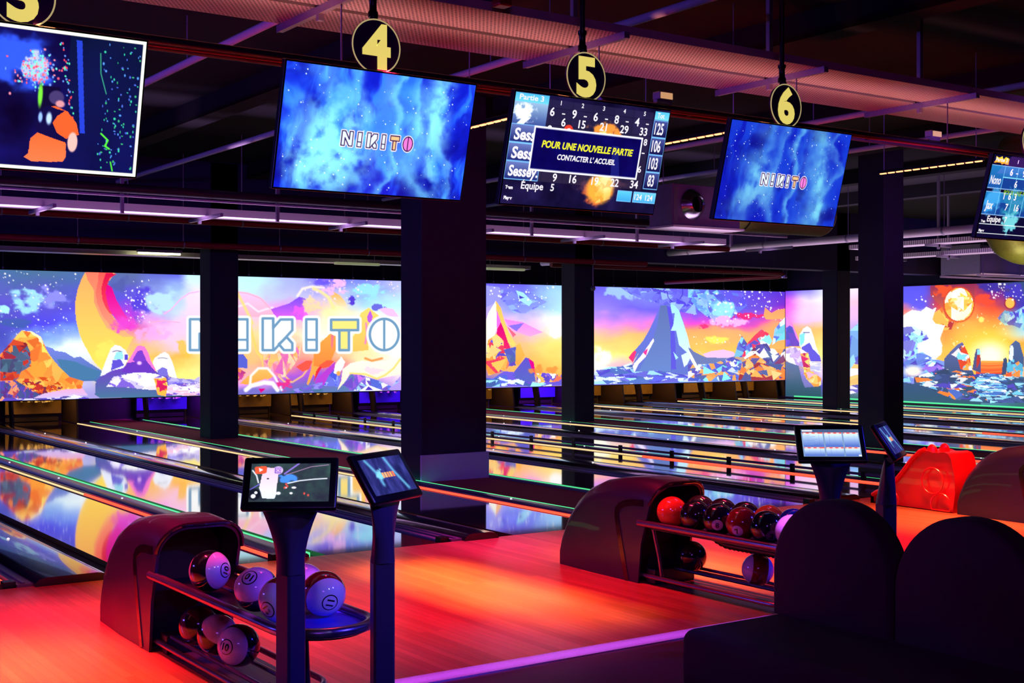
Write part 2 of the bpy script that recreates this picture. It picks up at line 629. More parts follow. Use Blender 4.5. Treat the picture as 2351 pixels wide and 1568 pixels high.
struct('beam', MB().box(-5, WALLX, 21.1, 21.6, 3.35, CEIL), mat('dark_violet_plaster', (44, 30, 88), .8, var=.2, vscale=20), label='dark violet ceiling beam across the far pillars')

# ---------------------------------------------------------------- lanes
m_lane = wood('lacquered_lane_boards', (120, 74, 48), (88, 52, 36), .06, .027, coat=1.0, spec=.9)
m_lane.node_tree.nodes['Principled BSDF'].inputs['Coat IOR'].default_value = 1.85
m_gut = mat('black_gutter', (16, 14, 22), .3)
m_cap = mat('dark_violet_cap', (70, 50, 110), .28, var=.15, vscale=30)
m_hood = mat('black_gloss_hood', (18, 14, 26), .16, coat=.6)
m_track = mat('grey_track', (96, 88, 120), .4)
m_red = mat('red_light_tube', (255, 60, 40), .4, emis=(255, 74, 48), es=2.2)
m_yel = mat('amber_light_tube', (255, 200, 110), .4, emis=(255, 218, 150), es=1.15)
m_grn = mat('green_light_strip', (80, 255, 150), .4, emis=(90, 255, 160), es=1.1)
m_stud = mat('stud_highlight_glow', (255, 255, 255), .3, emis=(255, 250, 255), es=1.0)  # glow stands in for bright mirror highlights on the studs
m_black = mat('black_plastic', (14, 12, 18), .35)
m_off = mat('unlit_frosted_tube', (120, 116, 140), .5)
LN = ['under the screen showing the player in orange', 'under the number 4 screen', 'under the number 5 screen',
      'under the number 6 screen', 'next past the nearer carpet strip', 'second past the nearer carpet strip',
      'third past the nearer carpet strip', 'fourth past the nearer carpet strip', 'first past the middle carpet strip', 'second past the middle carpet strip',
      'third past the middle carpet strip', 'fourth past the middle carpet strip', 'second from the side wall mural', 'against the side wall mural']


def lane(x, lb):
    t = thing('bowling_lane', 'glossy bowling lane ' + lb, 'bowling lane', (x, FOUL, 0), 'bowling lanes')
    L = MASK + .9 - FOUL
    MB().box(-.533, .533, .004, L, -.11, 0).build('lane_bed', m_lane, t)
    return t


for x, lb in zip(LANES, LN):
    lane(x, lb)


def divider(xl, xr, wide, lb, led=True, green=True, studs=True, far_only=False, post=False):
    """fills the gap between two lanes whose edges are xl and xr"""
    t = thing('lane_divider', lb, 'lane divider', (xl, FOUL, 0), 'lane dividers')
    w = xr - xl
    L = MASK - FOUL
    MB().box(.005, w - .005, .01, L, -.11, -.045).build('gutter', m_gut, t)
    g = xl * 0 + .07
    prof = [(g + .014 * math.cos(a), .004 + .014 * math.sin(a)) for a in [k * math.pi / 6 for k in range(7)]]
    y1 = 14.5 - FOUL
    if led:
        MB().prism(prof + [(g - .014, -.006), (g + .014, -.006)], lambda a, b: (a, .12, b), lambda a, b: (a, y1, b)).build('red_light_tube', m_red, t, smooth=True)
        MB().prism([(g + (a_ - g) * .72, b_ * .72) for a_, b_ in prof] + [(g - .01, -.006), (g + .01, -.006)], lambda a, b: (a, y1, b), lambda a, b: (a, L, b)).build('amber_light_tube', m_yel, t, smooth=True)
    else:
        MB().prism(prof + [(g - .014, -.006), (g + .014, -.006)], lambda a, b: (a, .05, b), lambda a, b: (a, L, b)).build('unlit_tube', m_off, t, smooth=True)
    MB().box(g - .04, g + .045, .03, .12, -.045, .04, bev=.004).build('end_clip', m_black, t)
    x0 = g + .045
    if wide:
        MB().box(x0, x0 + .11, 0.0, L, -.045, .02).box(x0 + .04, x0 + .06, 0.02, L, .02, .03).build('track', m_track, t)
        a, b = x0 + .11, w - .2
        pf = [(a, -.045), (a, .025), (a + .03, .05), (a + .08, .06), (b - .09, .06), (b - .04, .05), (b, .02), (b, -.045)]
        MB().prism(pf, lambda p, q: (p, -.05, q), lambda p, q: (p, L, q)).build('hood', m_hood, t, smooth=50)
        sx, sz = (a + b) / 2 + .02, .06
    else:
        a, b = x0, w - .15
        pf = [(a, -.045), (a, .015), (a + .02, .03), (b - .02, .03), (b, .015), (b, -.045)]
        MB().prism(pf, lambda p, q: (p, 0, q), lambda p, q: (p, L, q)).build('cap', m_cap, t, smooth=50)
        sx, sz = (a + b) / 2, .03
        if green:
            MB().box(b + .004, b + .022, .03, L, -.045, .028).build('green_light_strip', m_grn, t)
    if post:
        MB().box(a - .05, a - .03, .3, L, .08, .11).build('bumper_rail', m_track, t)
        for k in range(14):
            MB().box(a - .055, a - .025, 1 + k * 1.15, 1.06 + k * 1.15, .02, .13).build('bumper_post', m_black, t)
    if studs:
        s0 = MB().lathe([(.012, 0), (.012, .008), (.006, .012)], 8).build('stud', m_stud, t)
        s0.location = (sx, 1.9, sz)
        for k in range(1, 6):
            c = s0.copy()
            C.objects.link(c)
            c.location = (sx, 1.9 + 2.4 * k, sz)


H = .533
E_ = lambda i, s: LANES[i] + s * H
GAPS = [(0, True), (1, False), (2, True), (4, True), (5, False), (6, True), (8, True), (9, False), (10, True), (12, False)]
DL = {0: 'black hooded lane divider ending left of the near ball rack hood',
      1: 'violet capped divider with red, amber and green light, ending behind the nearest tablet stand',
      2: 'black hooded lane divider ending beside the second tablet stand, its light tube off',
      4: 'black hooded lane divider next past the nearer carpet strip', 5: 'capped light divider with a raised grey bumper rail on black posts',
      6: 'black hooded divider three lanes past the nearer carpet strip', 8: 'black hooded divider next past the middle carpet strip',
      9: 'capped light divider two lanes past the middle carpet strip', 10: 'black hooded divider three lanes past the middle carpet strip',
      12: 'capped light divider nearest the side wall mural'}
for i, wd in GAPS:
    divider(E_(i, 1), E_(i + 1, -1), wd, DL[i], led=(i in (0, 1, 5, 9, 12)), post=(i == 5))
# carpet strips with a light edging on both sides
m_carpet = mat('dark_red_carpet', (165, 38, 66), .95, var=.35, vscale=220, bump=.4)
for (i, j), lb in zip([(3, 4), (7, 8), (11, 12)], ['nearer', 'middle', 'farther']):
    xl, xr = E_(i, 1), E_(j, -1)
    divider(xl, xl + .46, False, 'light edging on the near side of the %s carpet strip' % lb)
    t = thing('lane_edging', 'grey edging with green light on the far side of the %s carpet strip' % lb, 'lane edging', (xr - .30, FOUL, 0), 'lane edgings')
    MB().box(0, .06, .02, MASK - FOUL, -.11, .03).build('grey_edge', m_track, t)
    MB().box(.062, .08, .02, MASK - FOUL, -.11, .035).build('green_light_strip', m_grn, t)
    MB().box(.08, .295, .01, MASK - FOUL, -.11, -.05).build('gutter', m_gut, t)
    st = MB().box(xl + .46, xr - .302, FOUL + .01, MASK + .9, -.118, .006).build('carpet_strip', m_carpet)
    tag(st, 'dark red carpet strip between lanes, ' + {'nearer': 'around the pillar with the pale kick board', 'middle': 'middle of the three', 'farther': 'farthest of the three'}[lb], 'carpet')
# edge beside the first and last lanes
t = thing('lane_edging', 'dark edging with green light between last lane and side wall mural', 'lane edging', (LANES[13] + H + .01, FOUL, 0), 'lane edgings')
MB().box(0, .22, .01, MASK - FOUL, -.11, .03).build('cap', m_cap, t)
MB().box(.225, .245, .02, MASK - FOUL - .4, -.1, .06).build('green_light_strip', m_grn, t)

# ---------------------------------------------------------------- pin decks behind the mural
m_kb = mat('kickback_brown', (42, 26, 34), .6, var=.3, vscale=8)
m_cush = mat('pit_board_wood', (120, 92, 50), .6, var=.3, vscale=9)
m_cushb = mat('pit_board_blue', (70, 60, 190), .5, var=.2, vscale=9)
m_pin = mat('white_pin', (235, 230, 220), .25)
m_pstripe = mat('red_pin_stripe', (180, 20, 30), .3)


def pin_proto():
    pr = [(.026, 0), (.029, .01), (.047, .06), (.0605, .115), (.052, .17), (.034, .215), (.0235, .25), (.0225, .27), (.025, .30), (.032, .33), (.0325, .345), (.026, .368), (.012, .379), (.001, .381)]
    o = MB().lathe(pr, 16).build('bowling_pin', m_pin, smooth=True)
    MB().lathe([(.0245, .262), (.0238, .272), (.0252, .28)], 16, cap=False).build('neck_stripe', m_pstripe, o)
    return o


BLUE_L = (4, 7, 9)
pp = None
for i, x in enumerate(LANES):
    if i < 3:
        continue
    bl = i in BLUE_L
    t = thing('pin_bay', ('violet lit' if bl else 'amber lit') + ' pin bay at the end of the lane ' + LN[i], 'pin bay', (x, MASK + .05, 0), 'pin bays')
    for s in (-1, 1):
        MB().prism([(-.1, 0), (.12, 0), (.35, .9), (.1, .9)] if s < 0 else [(.0, 0), (1.1, 0), (1.1, .9), (.15, .9)],
                   lambda a, b: (s * .62, a + .05, b), lambda a, b: (s * .66, a + .05, b)).build('kickback', m_kb, t)
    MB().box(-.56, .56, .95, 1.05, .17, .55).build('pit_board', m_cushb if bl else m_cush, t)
    MB().box(-.53, .53, 1.06, 1.1, .01, .16).build('pit_curtain', m_kb, t)
    l = bpy.data.lights.new('deck_lamp', 'AREA')
    l.shape, l.size, l.size_y = 'RECTANGLE', .9, .1
    l.energy, l.color = (40, (.32, .03, 1)) if bl else (15, (1, .5, .08))
    o = bpy.data.objects.new('deck_lamp', l)
    C.objects.link(o)
    o.location = (x, MASK + .12, .78)
    o.rotation_euler = (R(38), 0, 0)
    if i < 9:
        n = 0
        for row in range(4):
            for c in range(row + 1):
                if pp is None:
                    q = pp = pin_proto()
                else:
                    q = copy_tree(pp)
                q.location = (x + (c - row / 2) * .2, MASK + .25 + row * .17, .43)
                tag(q, 'bowling pin racked over the lane ' + LN[i], 'bowling pin', 'bowling pins ' + LN[i])
# dark back panels between bays
tag(MB().box(5, WALLX, MASK + 1.25, MASK + 1.3, -.1, 1.2).build('machine_screen', m_kb), 'dark brown machine screen behind all the pin bays', 'panel')

# ---------------------------------------------------------------- murals (back-lit printed panels)
m_art = art_mat('backlit_print', 1.22)


def z_(ox, oy, k):
    return lambda *p: [(ox + p[i] / k, oy + p[i + 1] / k) for i in range(0, len(p), 2)]


Z1, Z2, Z3, Z4 = z_(0, 610, 4.9), z_(230, 610, 4.9), z_(530, 620, 5.229), z_(720, 620, 5.229)
Z5, Z6, Z7, Z8 = z_(1100, 640, 6.03), z_(1350, 640, 6.032), z_(1580, 640, 5.6), z_(2060, 640, 5.227)


def columns(p, t, cols, seed, wob=.16, wu=70):
    n1, n2 = fbm(p.U * .018, p.V * .03, seed), fbm(p.U * .018, p.V * .03, seed + 50)
    tt = np.clip(t + (n1 - .5) * wob * sst(0, .1, t), 0, 1)
    uu = p.U + (n2 - .5) * wu
    us = [c[0] for c in cols]
    A = [np.stack([np.interp(tt, [q[0] for q in c[1]], [q[1][j] for q in c[1]]) for j in range(3)], 1) for c in cols]
    p.C[:] = A[0]
    for k in range(1, len(cols)):
        w = sst(us[k - 1], us[k], uu)[:, None]
        p.C[:] = p.C * (1 - w) + A[k] * w


W_ = (255, 255, 255)


def paint_back(s, t, co):
    x, y, z = co.T
    d = x * .5693 + y * .8221
    p = Paint(CX + FPX * (x * .8221 - y * .5693) / d, HY - FPX * (z - CAM_H) / d)
    columns(p, t, [
        (0, [(0, (72, 110, 160)), (.25, (95, 88, 205)), (.5, (70, 75, 185)), (.75, (110, 130, 220)), (1, (90, 80, 165))]),
        (100, [(0, (72, 112, 150)), (.22, (92, 85, 200)), (.42, (80, 72, 235)), (.52, (130, 170, 240)), (.6, (225, 250, 255)), (1, (150, 140, 210))]),
        (200, [(0, (75, 110, 165)), (.3, (90, 80, 225)), (.45, (110, 150, 245)), (.6, (240, 252, 255)), (1, (160, 150, 220))]),
        (300, [(0, (90, 110, 160)), (.2, (95, 80, 220)), (.35, (190, 60, 220)), (.5, (255, 175, 130)), (.7, (255, 205, 90)), (.9, (255, 240, 130)), (1, (150, 130, 220))]),
        (400, [(0, (95, 100, 225)), (.14, (165, 200, 245)), (.3, (200, 215, 250)), (.42, (255, 195, 245)), (.58, (255, 200, 220)), (.66, (255, 180, 80)), (.85, (255, 242, 130)), (1, (190, 160, 230))]),
        (450, [(0, (195, 240, 255)), (.25, (250, 215, 245)), (.45, (255, 205, 225)), (.7, (255, 215, 120)), (.85, (255, 238, 140)), (1, (200, 170, 230))]),
        (565, [(0, (185, 242, 255)), (.2, (200, 225, 250)), (.3, (250, 190, 245)), (.5, (255, 215, 150)), (.7, (255, 190, 120)), (.9, (230, 150, 235)), (1, (120, 110, 200))]),
        (680, [(0, (165, 175, 250)), (.18, (190, 190, 250)), (.3, (235, 140, 245)), (.5, (255, 220, 180)), (.7, (245, 140, 130)), (.85, (170, 85, 215)), (1, (90, 110, 180))]),
        (760, [(0, (110, 95, 235)), (.13, (170, 160, 250)), (.3, (255, 235, 170)), (.5, (255, 255, 238)), (.7, (250, 160, 120)), (.87, (150, 80, 215)), (1, (90, 120, 175))]),
        (830, [(0, (120, 130, 245)), (.2, (165, 220, 250)), (.35, (250, 240, 220)), (.5, (255, 240, 160)), (.7, (255, 225, 170)), (.85, (225, 160, 240)), (1, (110, 120, 200))]),
        (920, [(0, (180, 180, 255)), (.2, (185, 240, 255)), (.4, (240, 225, 255)), (.6, W_), (.82, (255, 240, 225)), (1, (175, 135, 235))]),
        (1020, [(0, (130, 120, 240)), (.3, (170, 170, 255)), (.5, (255, 200, 240)), (.7, (255, 205, 140)), (1, (120, 90, 200))]),
        (1115, [(0, (100, 90, 240)), (.15, (160, 160, 252)), (.3, (190, 170, 255)), (.5, (255, 160, 210)), (.7, (255, 195, 120)), (1, (120, 90, 200))]),
        (1200, [(0, (105, 98, 245)), (.25, (140, 160, 250)), (.36, (215, 190, 255)), (.45, (255, 175, 225)), (.55, (255, 190, 130)), (.85, (255, 180, 85)), (1, (130, 130, 230))]),
        (1288, [(0, (150, 200, 255)), (.25, (178, 228, 255)), (.36, (255, 250, 255)), (.45, (255, 225, 190)), (.6, (255, 225, 120)), (.78, (255, 200, 95)), (.9, (255, 165, 80)), (1, (150, 150, 240))]),
        (1365, [(0, (100, 90, 255)), (.25, (150, 130, 252)), (.34, (235, 150, 245)), (.42, (255, 185, 180)), (.55, (255, 210, 120)), (.68, (255, 240, 140)), (.8, (255, 255, 225)), (.88, (245, 190, 200)), (.95, (130, 120, 230)), (1, (120, 120, 230))]),
        (1470, [(0, (130, 145, 250)), (.2, (112, 98, 250)), (.32, (170, 120, 250)), (.42, (255, 130, 210)), (.52, (255, 190, 110)), (.72, (255, 225, 110)), (.84, (230, 170, 190)), (.92, (120, 110, 225)), (1, (110, 120, 230))]),
        (1590, [(0, (110, 120, 245)), (.25, (95, 85, 240)), (.38, (240, 70, 210)), (.47, (255, 160, 100)), (.7, (255, 205, 85)), (.85, (190, 170, 230)), (1, (100, 130, 220))]),
        (1690, [(0, (95, 85, 230)), (.2, (90, 80, 222)), (.34, (220, 60, 200)), (.44, (255, 165, 110)), (.68, (255, 195, 80)), (.85, (110, 110, 200)), (1, (110, 120, 200))]),
        (1800, [(0, (85, 50, 205)), (.18, (110, 40, 195)), (.28, (215, 50, 180)), (.38, (255, 160, 100)), (.7, (255, 180, 78)), (1, (120, 90, 150))])], 3)
    # --- left: starry sky, pale cloud
    p.cloud(70, 690, 62, 42, (165, 235, 255), .05, .34, .62, 5, .9)
    p.cloud(120, 680, 50, 32, (150, 150, 255), .06, .38, .6, 8, .8)
    p.cloud(8, 712, 16, 20, (170, 240, 255), .08, .35, .55, 9)
    p.cloud(60, 650, 110, 28, (62, 100, 150), .03, .4, .7, 12, .6)
    p.cloud(40, 742, 50, 14, (60, 96, 165), .04, .4, .6, 13, .7)
    p.stars(0, 175, 622, 768, 85, 2, 1.35)
    # crescent planet
    pl = Z1(955, 72, 905, 180, 870, 280, 848, 400, 846, 520, 860, 640, 890, 760, 930, 860, 980, 950, 1040, 1060, 1100, 1130, 1170, 1190, 1400, 1000, 1500, 800, 1430, 760, 1330, 640, 1250, 540, 1200, 420, 1185, 300, 1220, 180, 1300, 72)
    p.poly(pl, (255, 168, 96), (255, 225, 90))
    p.poly(Z1(960, 72, 985, 160, 1060, 280, 1060, 420, 1120, 560, 1200, 700, 1380, 800, 1500, 800, 1430, 760, 1330, 640, 1250, 540, 1200, 420, 1185, 300, 1220, 180, 1260, 72), (255, 120, 95), (255, 178, 120))
    p.poly(Z1(1110, 72, 1100, 180, 1075, 300, 1090, 420, 1150, 560, 1260, 700, 1330, 700, 1250, 540, 1200, 420, 1185, 300, 1220, 180, 1270, 72), (255, 88, 80), (255, 150, 120))
    p.poly(Z2(60, 85, 30, 180, 10, 260, 25, 380, 60, 470, 110, 540, 135, 545, 100, 440, 75, 320, 80, 210, 110, 140, 190, 90), (215, 15, 70), (245, 70, 90))
    p.poly(Z2(75, 210, 62, 300, 75, 400, 105, 500, 140, 548, 180, 600, 250, 670, 310, 720, 400, 690, 330, 620, 260, 520, 180, 380, 130, 240), (222, 0, 130), (235, 70, 190))
    p.cloud(285, 745, 40, 26, (230, 70, 210), .06, .35, .6, 21, .9)
    p.cloud(325, 700, 48, 50, (80, 62, 215), .05, .35, .6, 22, .9)
    p.cloud(275, 650, 30, 30, (80, 90, 165), .05, .4, .7, 24, .8)
    p.cloud(372, 690, 44, 36, (185, 228, 250), .05, .35, .6, 23, .9)
    p.cloud(345, 770, 58, 26, (255, 170, 240), .06, .35, .6, 26, .8)
    p.cloud(240, 800, 30, 40, (255, 230, 100), .05, .4, .7, 27, .7)
    p.stars(285, 345, 640, 745, 60, 7, 1.3)
    # hills, sun-lit orange rock
    p.poly(Z1(500, 900, 590, 930, 620, 955, 680, 965, 735, 975, 830, 1035, 900, 1020, 1000, 1090, 1140, 1180, 1140, 1300, 500, 1300), (120, 130, 225), (70, 110, 170))
    p.poly(Z1(640, 1050, 740, 1060, 850, 1080, 960, 1130, 1140, 1195, 1060, 1280, 860, 1290, 700, 1180), (70, 120, 165))
    rock = Z1(0, 1000, 90, 900, 150, 830, 210, 760, 245, 730, 350, 735, 460, 800, 500, 890, 540, 980, 600, 1060, 660, 1130, 720, 1190, 780, 1250, 940, 1300, 920, 1380, 700, 1430, 560, 1450, 0, 1470)
    p.facets(rock, 70, [(255, 176, 74), (255, 160, 60), (255, 145, 60), (255, 196, 90), (250, 120, 50)], 4, 1, 1)
    p.facets(Z1(0, 1000, 150, 830, 300, 870, 340, 980, 350, 1130, 240, 1190, 190, 1290, 0, 1290), 26, [(190, 50, 40), (230, 80, 45), (150, 40, 55), (255, 140, 60), (75, 95, 130), (85, 105, 145)], 5)
    p.facets(Z1(0, 1060, 190, 1050, 260, 1080, 240, 1190, 100, 1200, 0, 1190), 8, [(70, 95, 125), (85, 120, 150), (75, 75, 120)], 6)
    p.poly(Z1(245, 730, 350, 735, 460, 800, 490, 890, 440, 850, 430, 810, 370, 780, 340, 745), (255, 240, 190))
    p.poly(Z1(470, 870, 545, 985, 470, 970), (255, 225, 100))
    p.facets(Z1(180, 1280, 500, 1250, 740, 1340, 720, 1420, 500, 1450, 200, 1440), 44, [(255, 150, 60), (215, 80, 30), (190, 50, 40), (255, 180, 80), (130, 40, 70)], 8, 1, .6)
    p.facets(Z1(0, 1290, 170, 1290, 400, 1420, 480, 1470, 500, 1530, 0, 1530), 46, [(100, 55, 140), (80, 60, 160), (200, 80, 90), (90, 70, 180), (70, 80, 140), (255, 150, 110)], 9, .7, 1)
    p.poly(Z1(480, 1440, 740, 1390, 930, 1380, 990, 1460, 830, 1470, 800, 1500, 380, 1520, 380, 1490), (235, 170, 210), (200, 190, 250))
    p.facets(Z1(50, 1490, 120, 1480, 240, 1500, 600, 1490, 830, 1450, 1000, 1490, 1000, 1530, 0, 1535), 22, [W_, (90, 80, 170), (220, 215, 255), (90, 70, 190)], 10, 1.6, .5)
    # --- centre left: white headed monoliths on violet ground
    p.poly(Z2(0, 1250, 110, 1180, 250, 1120, 320, 1150, 640, 1190, 760, 1240, 900, 1290, 1120, 1290, 1120, 1470, 0, 1490, -60, 1450, -50, 1300), (110, 60, 195), (70, 115, 150))
    p.poly(Z2(0, 1240, 60, 1080, 120, 930, 170, 890, 230, 905, 290, 960, 320, 1020, 300, 1080, 260, 1150, 130, 1180, 40, 1230), (235, 240, 255))
    p.poly(Z2(180, 975, 250, 960, 260, 1050, 150, 1050), (150, 225, 240))
    p.poly(Z2(140, 1060, 230, 1055, 270, 1120, 120, 1180), (95, 80, 210))
    p.poly(Z2(270, 1000, 310, 1000, 310, 1060, 270, 1060), (90, 70, 205))
    p.line(Z2(140, 968, 185, 955, 235, 965), 1.8, (90, 70, 110))
    p.poly(Z2(290, 1110, 340, 1030, 410, 910, 430, 895, 500, 910, 540, 980, 570, 1070, 630, 1180, 560, 1180, 420, 1100), (250, 120, 210))
    p.poly(Z2(360, 1060, 420, 960, 470, 950, 510, 1040, 520, 1070, 440, 1110), (120, 60, 200))
    p.poly(Z2(240, 1200, 300, 1090, 420, 1080, 520, 1070, 560, 1120, 630, 1200, 480, 1210), (105, 55, 190))
    p.ell(*Z2(440, 1095)[0], 5, 4, (255, 200, 255), .6)
    p.poly(Z2(590, 1090, 610, 1040, 680, 990, 730, 970, 770, 1000, 810, 1080, 840, 1180, 870, 1290, 780, 1240, 700, 1140, 640, 1200), (240, 245, 255))
    p.poly(Z2(640, 1180, 700, 1140, 750, 1160, 770, 1250, 660, 1230), (120, 110, 215))
    p.line(Z2(650, 1042, 700, 1035, 755, 1045), 1.5, (120, 90, 130))
    p.facets(Z2(70, 1360, 150, 1250, 330, 1210, 480, 1200, 640, 1220, 740, 1260, 760, 1350, 720, 1380, 620, 1400, 480, 1390, 300, 1370), 26, [W_, (240, 235, 255), (215, 205, 250), (130, 100, 220), (250, 240, 250)], 14, 1.3, .8)
    p.facets(Z2(600, 1270, 740, 1260, 770, 1400, 740, 1470, 640, 1450, 620, 1330), 12, [(255, 180, 70), (255, 210, 90), (210, 30, 90), (255, 150, 60)], 15)
    p.facets(Z2(760, 1345, 1120, 1320, 1120, 1460, 740, 1460), 24, [W_, (225, 210, 250), (130, 90, 210), (255, 190, 220)], 16, 1.8, .5)
    p.facets(Z2(760, 1250, 900, 1270, 1060, 1280, 1120, 1240, 1120, 1320, 760, 1340), 12, [(105, 85, 215), (150, 140, 230), (200, 190, 245)], 17, 1.5, .6)
    p.line(Z2(720, 540, 800, 490, 900, 380, 1000, 310, 1110, 290), 2.4, (255, 170, 225))
    p.line(Z2(560, 640, 700, 620, 900, 640), 2, (255, 170, 200))
    p.cloud(425, 800, 38, 26, (255, 190, 70), .06, .38, .6, 31, .8)
    # --- ribbons of colour behind the letters
    p.poly(Z3(80, 260, 200, 275, 330, 310, 420, 380, 480, 460, 520, 560, 430, 560, 330, 560, 80, 560), (255, 196, 240), (255, 175, 200))
    p.line(Z3(80, 440, 200, 400, 330, 500, 420, 470, 500, 450), 4, (255, 225, 245), 2)
    p.line(Z3(80, 262, 210, 280, 360, 340, 470, 460), 3, (255, 170, 200), 1.5)
    p.line(Z3(80, 280, 160, 430, 260, 640), 6, (255, 215, 130), 3)
    p.poly(Z3(480, 470, 700, 400, 820, 320, 900, 340, 860, 600, 560, 600), (120, 75, 235), (225, 95, 240))
    p.cloud(690, 716, 30, 28, (230, 90, 245), .09, .35, .55, 33, .9)
    p.cloud(716, 700, 44, 26, (255, 215, 160), .08, .35, .6, 34, .9)
    p.line(Z3(800, 310, 860, 225, 960, 200, 1098, 210), 5, (255, 235, 215), 2.5)
    p.line(Z4(0, 225, 90, 260, 180, 330, 240, 450), 7, (255, 228, 150), 4)
    p.poly(Z4(180, 280, 240, 260, 310, 300, 370, 370, 400, 440, 300, 430, 230, 360), (255, 175, 90), (255, 220, 180))
    p.cloud(775, 655, 46, 30, (250, 185, 250), .1, .45, .6, 36, .9)
    p.cloud(752, 645, 40, 16, (100, 80, 235), .08, .4, .6, 37, .8)
    p.cloud(850, 670, 46, 24, (150, 228, 250), .07, .35, .6, 38, .9)
    p.cloud(808, 690, 14, 14, (85, 60, 210), .12, .4, .5, 39)
    p.cloud(868, 705, 30, 10, (95, 90, 215), .1, .4, .55, 40, .9)
    p.stars(700, 915, 640, 690, 60, 12, 1.5, (255, 225, 255))
    p.poly(Z4(560, 520, 660, 450, 800, 560, 720, 650, 640, 800, 660, 960, 470, 980, 470, 800, 540, 700), (255, 215, 110), (255, 190, 90))
    p.poly(Z4(640, 560, 680, 480, 710, 560, 690, 640, 650, 620), (190, 90, 220))
    p.line(Z4(630, 640, 640, 760, 620, 880), 4, (240, 130, 200), 2)
    p.poly(Z4(780, 470, 860, 450, 960, 470, 1020, 560, 900, 560), (240, 190, 250))
    p.poly(Z3(80, 1010, 150, 1010, 200, 1080, 200, 1180, 80, 1170), (85, 95, 205))
    for k, (a, w) in enumerate([((220, 600, 260, 800, 320, 1000, 420, 1080, 540, 1090, 640, 1010, 700, 960), 6), ((330, 1000, 380, 1100, 390, 1240, 440, 1310), 3), ((500, 1090, 600, 1060, 660, 1000), 4), ((560, 1260, 640, 1340, 740, 1345, 860, 1270, 920, 1190), 3), ((700, 1000, 660, 1150, 640, 1260, 720, 1340), 3)]):
        p.line(Z3(*a), w, (255, 205, 110), 2)
    p.facets(Z3(380, 990, 640, 1000, 840, 900, 830, 1010, 760, 1140, 640, 1290, 500, 1260, 400, 1180), 26, [(255, 190, 110), (255, 160, 190), (240, 120, 160), (255, 220, 180), (225, 90, 200), (255, 170, 80)], 41, .6, 1.4, .75)
    p.poly(Z3(100, 1370, 220, 1260, 330, 1180, 430, 1190, 520, 1260, 480, 1300, 400, 1310, 240, 1370), (255, 185, 95), (255, 160, 70))
    p.line(Z3(230, 1370, 240, 1270, 330, 1180, 440, 1180, 520, 1270, 610, 1440), 5, (255, 245, 250), 2.5)
    p.line(Z3(180, 1440, 240, 1390, 400, 1350, 500, 1360, 560, 1440), 9, W_, 3)
    p.poly(Z3(330, 1420, 420, 1420, 360, 1475), (215, 0, 130))
    p.facets(Z3(85, 1170, 180, 1230, 130, 1310, 85, 1330), 6, [(255, 130, 80), (255, 180, 110), (190, 60, 140)], 43)
    p.cloud(655, 885, 28, 22, (225, 50, 140), .1, .38, .55, 44)
    p.poly(Z3(780, 1160, 900, 1090, 980, 1090, 940, 1190, 860, 1220), (245, 85, 70))
    p.poly(Z3(1090, 850, 1040, 960, 980, 1080, 960, 1200, 910, 1370, 930, 1380, 990, 1250, 1010, 1280, 1060, 1140, 1098, 1140), (255, 165, 75))
    p.poly(Z4(0, 1150, 0, 1000, 70, 880, 200, 760, 275, 800, 275, 930, 230, 1040, 190, 1150, 100, 1180, 50, 1160), (255, 165, 70), (250, 130, 60))
    p.poly(Z4(0, 1350, 30, 1210, 70, 1160, 190, 1140, 140, 1110, 60, 1230), (225, 40, 60))
    p.poly(Z4(60, 1150, 160, 1080, 250, 1090, 190, 1160, 120, 1180), (250, 90, 60))
    p.poly(Z4(205, 770, 245, 790, 225, 960, 205, 900), (255, 120, 130))
    p.poly(Z4(40, 1300, 190, 1160, 260, 1100, 240, 1230, 130, 1380, 0, 1390), (180, 60, 205))
    p.facets(Z4(120, 1390, 180, 1270, 240, 1200, 330, 1240, 300, 1400), 7, [(70, 90, 220), (110, 120, 235), (130, 70, 210), (150, 170, 245)], 45)
    p.poly(Z4(240, 1240, 260, 1130, 330, 1040, 380, 1100, 350, 1180, 300, 1250), (255, 235, 235))
    p.ell(*Z4(298, 1240)[0], 4.5, 5.5, (255, 165, 80), .3)
    p.poly(Z4(285, 1440, 330, 1330, 350, 1190, 440, 1120, 560, 1090, 700, 1090, 860, 1090, 1045, 1040, 1045, 1250, 900, 1280, 760, 1310, 640, 1280, 520, 1240, 440, 1240, 380, 1340), (255, 246, 228), (255, 232, 205))
    p.cloud(870, 850, 50, 14, (255, 205, 225), .07, .38, .6, 46, .8)
    p.line(Z4(440, 1240, 620, 1250, 760, 1305, 860, 1260, 960, 1180, 1040, 1070), 4, (255, 212, 110), 2)
    p.line(Z4(620, 1060, 700, 1090, 820, 1060), 5, (250, 150, 80), 2)
    p.facets(Z4(390, 1320, 450, 1250, 620, 1270, 480, 1440, 300, 1450), 8, [(140, 90, 215), (200, 110, 230), (110, 80, 200), (90, 120, 175)], 47)
    p.facets(Z4(480, 1450, 630, 1290, 760, 1320, 940, 1400, 1040, 1270, 1045, 1440), 16, [(90, 110, 225), (150, 190, 245), W_, (175, 150, 235), (120, 90, 210)], 48)
    p.poly(Z4(550, 1450, 655, 1380, 830, 1445), W_)
    p.poly(Z4(620, 1440, 660, 1395, 715, 1440), (80, 50, 190))
    p.facets(Z3(700, 1470, 760, 1430, 1098, 1340, 1098, 1470), 10, [(95, 110, 190), (80, 120, 165), (120, 90, 215), (140, 130, 230)], 49, 1.5, .6)
    # --- right of the wide pillar: peaks at dusk
    p.poly(Z5(80, 90, 290, 120, 290, 300, 80, 400), (150, 150, 250))
    p.facets(Z5(300, 150, 640, 150, 940, 320, 640, 480, 480, 470, 300, 280), 14, [(95, 85, 235), (120, 130, 248), (150, 190, 250), (105, 110, 240)], 51, 1.6, .6, .7)
